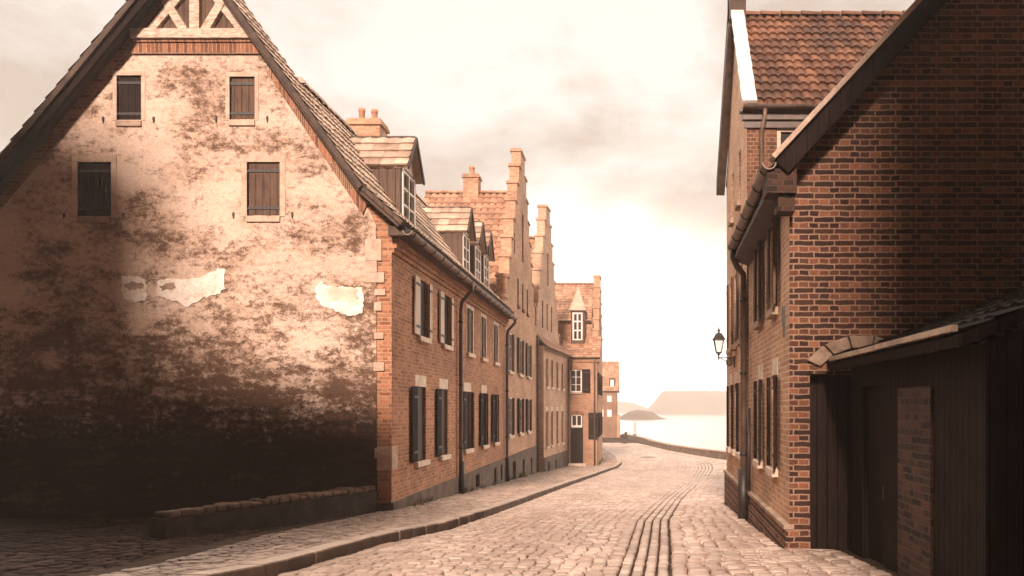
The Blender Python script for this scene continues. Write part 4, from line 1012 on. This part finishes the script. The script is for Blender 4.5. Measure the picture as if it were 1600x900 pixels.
# sea wall
mb = MB(); sl_ = [(y, swx(y)) for y in (42, 46, 50, 53, 56, 59, 62, 65, 68, 72, 76, 80, 85, 89, 93, 96, 99)]
for (ya, xa), (yb, xb) in zip(sl_, sl_[1:]):
    d = V((xb - xa, yb - ya, 0)).normalized(); n = V((d.y, -d.x, 0)) * .42
    p, q = V((xa, ya, -4)), V((xb, yb, -4)); h = gz(ya) + 4
    mb.hexa([p, p + n, q + n, q, p + UP * (h + .42), p + n + UP * (h + .42), q + n + UP * (gz(yb) + 4.42), q + UP * (gz(yb) + 4.42)])
W_ = thing('sea_wall', 'low weathered stone sea wall curving along the quay between road and water', 'wall', (3.3, 68, gz(68)))
mb.build('wall_body', M['quay'], W_)
mb = MB()
for (ya, xa), (yb, xb) in zip(sl_, sl_[1:]):
    d = V((xb - xa, yb - ya, 0)).normalized(); n = V((d.y, -d.x, 0))
    p, q = V((xa, ya, gz(ya) + .425)) - n * .05, V((xb, yb, gz(yb) + .425)) - n * .05
    mb.hexa([p, p + n * .52, q + n * .52, q, p + UP * .07, p + n * .52 + UP * .07, q + n * .52 + UP * .07, q + UP * .07])
mb.build('capstones', M['stone_dirty'], W_)
# white marker post on the quay
yp = 92.0; xp = (992 - PX) * yp / F + .0
zt = EYE + (PY - 660) * yp / F
PO = thing('marker_post', 'slim white marker post with dark foot standing by the sea wall', 'post', (xp, yp, -3))
mb = MB(); mb.lathe((xp, yp, 0), [(.16, -4), (.16, -.9), (.13, -.88), (.13, zt - .1), (.10, zt - .03), (.02, zt)], 12); mb.build('shaft', M['stone_mid'], PO)
mb = MB(); mb.lathe((xp, yp, 0), [(.24, -4), (.24, -1.02), (.17, -.92)], 12); mb.build('foot', M['iron'], PO)
yb_ = 96.0; xb_ = (978 - PX) * yb_ / F
mb = MB(); mb.lathe((xb_, yb_, gz(96)), [(.16, -.2), (.15, .3), (.12, .55), (.2, .6), (.2, .72), (.08, .8)], 12)
mb.build('mooring_bollard', M['iron'], None, props={'label': 'small dark mooring bollard between the quay house and the white post', 'category': 'bollard'})

# ------------------------------------------------------------------ street lamp on the tall right house
yl = 16.9; xw = xr2(yl); xl = (1123 - PX) * yl / F; zl = lambda py: EYE + (PY - py) * yl / F
LP = thing('street_lamp', 'black lantern on a scrolled iron bracket fixed to the tall brick house', 'street lamp', (xw, yl, zl(562)))
mb = MB(); mb.tube([(xw, yl, zl(559)), (xl - .03, yl, zl(559))], .012, 8)
mb.tube([(xw - .05, yl, zl(569)), (xl + .04, yl, zl(560))], .009, 8)
cs = V((xw - .11, yl, zl(566.2)))
mb.tube([cs + V((math.cos(a) * r, 0, math.sin(a) * r)) for a, r in [(k * .35, .088 * (1 - k / 60)) for k in range(42)]], .010, 6)
mb.box(xw - .03, xw + .002, yl - .02, yl + .02, zl(574), zl(556)); mb.tube([(xl, yl, zl(563)), (xl, yl, zl(552))], [.012, .02], 8)
mb.build('bracket', M['iron'], LP)
mb = MB(); zb0, zt0 = zl(551), zl(530.5)
rb, rt = .062, .118
for k in range(4):
    a = math.pi / 4 + k * math.pi / 2; mb.tube([(xl + rb * math.cos(a) * 1.2, yl + rb * math.sin(a) * 1.2, zb0), (xl + rt * math.cos(a) * 1.2, yl + rt * math.sin(a) * 1.2, zt0)], .009, 6)
for k in (1, -1): mb.tube([(xl + k * .05, yl, zb0), (xl, yl, zb0 - .07)], .008, 6)
mb.lathe((xl, yl, 0), [(rb * 1.3, zb0 - .015), (rb * 1.35, zb0 + .012)], 4, False)
mb.build('lantern_frame', M['iron'], LP)
mb = MB(); mb.lathe((xl, yl, 0), [(rt * 1.5, zt0 - .01), (rt * 1.5, zt0 + .015), (rt * 1.3, zt0 + .03), (rt * .72, zt0 + .125), (.04, zt0 + .135), (.03, zt0 + .17), (.045, zt0 + .18), (.045, zt0 + .2), (.012, zt0 + .22), (.02, zt0 + .235), (.006, zt0 + .27)], 4, False)
mb.build('lantern_cap', M['iron'], LP)
mb = MB(); mb.lathe((xl, yl, 0), [(rb * 1.12, zb0 + .013), (rt * 1.12, zt0 - .012)], 4, False); mb.build('lantern_glass', M['lampglass'], LP)

# ------------------------------------------------------------------ weeds along the wall foot
mb = MB(); rg = random.Random(5)
spots = [(16.2, .3), (16.9, .4), (17.6, .25), (21.2, .5), (22, .3), (23.6, .35), (25.5, .4), (29.8, .5), (31.8, .9), (32.4, .9), (33, .6), (36, .3), (47.2, 1.1), (48.5, .8)]
for y, k in spots:
    xb0 = XF + .06 if y < 28.7 else (XC + .06 if y < 40 else X1 + .05)
    for i in range(int(60 * k) + 14):
        yy = y + rg.gauss(0, .22); x = xb0 + abs(rg.gauss(0, .07)); h = rg.uniform(.08, .27) * (.6 + k * .6); a = rg.uniform(0, 6.28); z = gz(yy) + PVZ - .02
        b = V((math.cos(a), math.sin(a), 0)) * .008; tip = V((x + .02 + rg.uniform(-.03, .07), yy + rg.uniform(-.06, .06), z + h))
        mb.face([V((x, yy, z)) - b, V((x, yy, z)) + b, tip])
mb.build('grass', M['grass'], None, props={'kind': 'stuff', 'label': 'thin tufts of weeds growing along the foot of the house walls', 'category': 'grass'})

# ------------------------------------------------------------------ sea, islet, headland
mb = MB(); SZ = -2.5; S = [-3000, -600, -150, -30, 30, 150, 600, 3000]; T = [30, 70, 120, 250, 600, 1500, 6000]
mb.raw([(x, y, SZ) for y in T for x in S], [(j * 8 + i, j * 8 + i + 1, j * 8 + 9 + i, j * 8 + 8 + i) for j in range(6) for i in range(7)])
mb.build('sea', M['sea'], None, props={'kind': 'structure'})
def hill(name, prof, y, depth, amp, seed):
    """prof: (px, py) crest measured on the photo at distance y; built as a rounded mass of real depth."""
    rn = random.Random(seed); mb = MB(); vs = []; n = 260; rings = 11
    x0, x1 = prof[0][0], prof[-1][0]
    for i in range(n + 1):
        px = lerp(x0, x1, i / n); py = interp(prof, px); top = EYE + (PY - py) * y / F
        for j in range(rings):
            t = j / (rings - 1); s = math.sin(math.pi * t) ** .3
            vs.append(((px - PX) * y / F, y - depth / 2 + depth * t, SZ - .4 + (top - SZ + .4) * s + rn.uniform(-amp, amp) * s))
    fs = [(i * rings + j, (i + 1) * rings + j, (i + 1) * rings + j + 1, i * rings + j + 1) for i in range(n) for j in range(rings - 1)]
    mb.raw(vs, fs, smooth=True); return mb.build(name, M['hill'], None, props={'kind': 'structure'})
hill('headland_hill', [(1004, 643), (1014, 637), (1020, 631), (1034, 613), (1037, 611.3), (1090, 610.6), (1200, 612), (1420, 611), (1700, 625), (1720, 643)], 740, 120, .5, 1)
hill('islet_hill', [(966, 655), (972, 649), (984, 643), (994, 640.5), (1004, 641), (1012, 643), (1019, 643.5), (1024, 647), (1030, 651), (1037, 653.6), (1046, 655.4)], 340, 30, .12, 2)
hill('far_hill', [(900, 638), (950, 630), (968, 627), (990, 630), (1005, 636), (1015, 641)], 900, 120, .5, 4)

# ------------------------------------------------------------------ unseen houses added beside and behind the camera to cast shade
def shade_house(name, label, x0, x1, y0, y1, ze, zr, axis, mat):
    h = thing(name, label, 'house', ((x0 + x1) / 2, (y0 + y1) / 2, gz(min(max((y0 + y1) / 2, 0), 15))), 'old houses along the street')
    mb = MB(); mb.box(x0, x1, y0, y1, -1, ze)
    if axis == 'y':
        xm = (x0 + x1) / 2
        for y in (y0, y1): mb.face([V((x0, y, ze)), V((x1, y, ze)), V((xm, y, zr - .05))])
        mb.build('wall', mat, h); w = xm - x0 + .3; hh = (zr - ze) * w / (xm - x0)
        roof(h, (x0 - .3, y0 - .2, zr - hh), (0, 1, 0), (w, 0, hh), y1 - y0 + .4, math.hypot(w, hh), M['tile_c'], .4, .45, .02, sub=3)
        roof(h, (x1 + .3, y0 - .2, zr - hh), (0, 1, 0), (-w, 0, hh), y1 - y0 + .4, math.hypot(w, hh), M['tile_c'], .4, .45, .02, sub=3)
    else:
        ym = (y0 + y1) / 2
        for x in (x0, x1): mb.face([V((x, y0, ze)), V((x, y1, ze)), V((x, ym, zr - .05))])
        mb.build('wall', mat, h); w = ym - y0 + .3; hh = (zr - ze) * w / (ym - y0)
        roof(h, (x0 - .2, y0 - .3, zr - hh), (1, 0, 0), (0, w, hh), x1 - x0 + .4, math.hypot(w, hh), M['tile_c'], .4, .45, .02, sub=3)
        roof(h, (x0 - .2, y1 + .3, zr - hh), (1, 0, 0), (0, -w, hh), x1 - x0 + .4, math.hypot(w, hh), M['tile_c'], .4, .45, .02, sub=3)
    return h
HL = shade_house('brick_house', 'unseen low dark brick house added to shade the foot of the plastered gable', -17, -4.85, -7, 4.0, 7.3, 8.8, 'y', M['brick_r'])
HB = shade_house('brick_house', 'unseen tall dark brick house added to shade the left of the plastered gable', -27, -9.9, -9, 4.4, 11.8, 16, 'y', M['brick_r'])
HR = shade_house('brick_house', 'unseen tall dark brick house added behind the viewpoint to shade the banded gable', 1.4, 15, -11, -2.5, 13, 17.5, 'x', M['brick_r'])
HQ = shade_house('brick_house', 'unseen dark brick house added beyond the lean-to shed to darken that side', 7.3, 14, -2, 9.5, 7.5, 11, 'y', M['brick_r'])

# ------------------------------------------------------------------ air
mb = MB(); mb.box(-700, 1000, -60, 1300, -6, 34)
hz = mb.build('haze', bpy.data.materials.new('sea_haze'), None, props={'kind': 'stuff', 'label': 'thin warm sea haze hanging over the street and water', 'category': 'haze'})
m = hz.data.materials[0]; m.use_nodes = True; nt = m.node_tree; nt.nodes.clear()
pv = nt.nodes.new('ShaderNodeVolumePrincipled'); pv.inputs['Color'].default_value = (.97, .88, .81, 1); pv.inputs['Density'].default_value = .0013; pv.inputs['Anisotropy'].default_value = .35
mo = nt.nodes.new('ShaderNodeOutputMaterial'); nt.links.new(pv.outputs[0], mo.inputs['Volume'])

# ------------------------------------------------------------------ sun and sky
sd = V((.085, 1, -.50)).normalized()
sun = bpy.data.lights.new('sun', 'SUN'); sun.energy = 3.5; sun.angle = R(8); sun.color = (1.0, .795, .685)
so = bpy.data.objects.new('sun', sun); col.objects.link(so); so.rotation_euler = sd.to_track_quat('-Z', 'Y').to_euler()
wd = bpy.data.worlds.new('World'); sc.world = wd; wd.use_nodes = True; nt = wd.node_tree; nd = nt.nodes; lk = nt.links
def N(t, **kw):
    n = nd.new(t)
    for k, v in kw.items(): setattr(n, k, v)
    return n
bg = nd['Background']
sky = N('ShaderNodeTexSky', sky_type='NISHITA', sun_disc=False)
sky.sun_elevation = math.asin(-sd.z); sky.sun_rotation = math.atan2(-sd.x, -sd.y); sky.air_density = 1.0; sky.dust_density = 4.0; sky.ozone_density = 1.0
bw = N('ShaderNodeRGBToBW'); lk.new(sky.outputs[0], bw.inputs[0])
tc = N('ShaderNodeTexCoord'); sp = N('ShaderNodeSeparateXYZ'); lk.new(tc.outputs['Generated'], sp.inputs[0])
def MA(op, a, b):
    n = N('ShaderNodeMath', operation=op)
    for i, q in enumerate((a, b)):
        if isinstance(q, (int, float)): n.inputs[i].default_value = q
        else: lk.new(q, n.inputs[i])
    return n.outputs[0]
cmb = N('ShaderNodeMapping'); lk.new(tc.outputs['Generated'], cmb.inputs[0]); cmb.inputs['Scale'].default_value = (1.0, 1.0, 1.9); cmb.inputs['Location'].default_value = (4.2, 1.3, 2.6)
ns1 = N('ShaderNodeTexNoise'); ns1.inputs['Scale'].default_value = 3.1; ns1.inputs['Detail'].default_value = 8; ns1.inputs['Roughness'].default_value = .58; ns1.inputs['Distortion'].default_value = .15; lk.new(cmb.outputs[0], ns1.inputs['Vector'])
rp1 = N('ShaderNodeValToRGB'); lk.new(ns1.outputs[0], rp1.inputs[0]); rp1.color_ramp.elements[0].position = .38; rp1.color_ramp.elements[1].position = .56
def tint(src, c):
    n = N('ShaderNodeMix', data_type='RGBA', blend_type='MULTIPLY'); n.inputs[0].default_value = 1; lk.new(src, n.inputs[6]); n.inputs[7].default_value = (*c, 1); return n.outputs[2]
cloud = N('ShaderNodeMix', data_type='RGBA'); lk.new(rp1.outputs[0], cloud.inputs[0]); cloud.inputs[6].default_value = (4.5, 3.7, 3.15, 1); cloud.inputs[7].default_value = (7.0, 6.7, 6.35, 1)
veil = N('ShaderNodeMix', data_type='RGBA'); veil.inputs[0].default_value = .82; lk.new(tint(bw.outputs[0], (1.3, 1.2, 1.1)), veil.inputs[6]); lk.new(cloud.outputs[2], veil.inputs[7])
# sky brightness shaped: unseen bright bank added to light facades, dark behind the viewpoint
dr_ = N('ShaderNodeValToRGB'); lk.new(MA('MULTIPLY_ADD', sp.outputs[1], .5), dr_.inputs[0])
dr_.inputs[0].links[0].from_node.inputs[2].default_value = .5
e_ = dr_.color_ramp.elements; e_[0].position = .50; e_[0].color = (.05, .042, .038, 1); e_[1].position = .64; e_[1].color = (1, 1, 1, 1)
for p_, c_ in ((.69, 5.6), (.785, 5.6), (.86, .64), (.955, .68), (.983, .70), (1.0, 2.3)):
    q_ = e_.new(p_); q_.color = (c_, c_ * .97, c_ * .94, 1)
mx = N('ShaderNodeMix', data_type='RGBA', blend_type='MULTIPLY'); mx.inputs[0].default_value = 1; lk.new(veil.outputs[2], mx.inputs[6]); lk.new(dr_.outputs[0], mx.inputs[7])
lk.new(mx.outputs[2], bg.inputs['Color']); bg.inputs['Strength'].default_value = .1

# ------------------------------------------------------------------ camera
cam = bpy.data.cameras.new('camera'); cam.sensor_width = 36; cam.lens = 36 * F / 1600; cam.shift_x = -(PX - 800) / 1600; cam.shift_y = (PY - 450) / 1600
cam.clip_start = .05; cam.clip_end = 20000
co = bpy.data.objects.new('camera', cam); col.objects.link(co); co.location = (0, 0, EYE); co.rotation_euler = (R(90), 0, 0); sc.camera = co
sc.view_settings.view_transform = 'Standard'; sc.view_settings.look = 'None'; sc.view_settings.exposure = 1.32; sc.view_settings.gamma = 1.0
try:
    sc.cycles.use_denoising = True; sc.cycles.volume_bounces = 1; sc.cycles.max_bounces = 6; sc.cycles.transparent_max_bounces = 8
    sc.cycles.caustics_reflective = False; sc.cycles.caustics_refractive = False
except Exception: pass
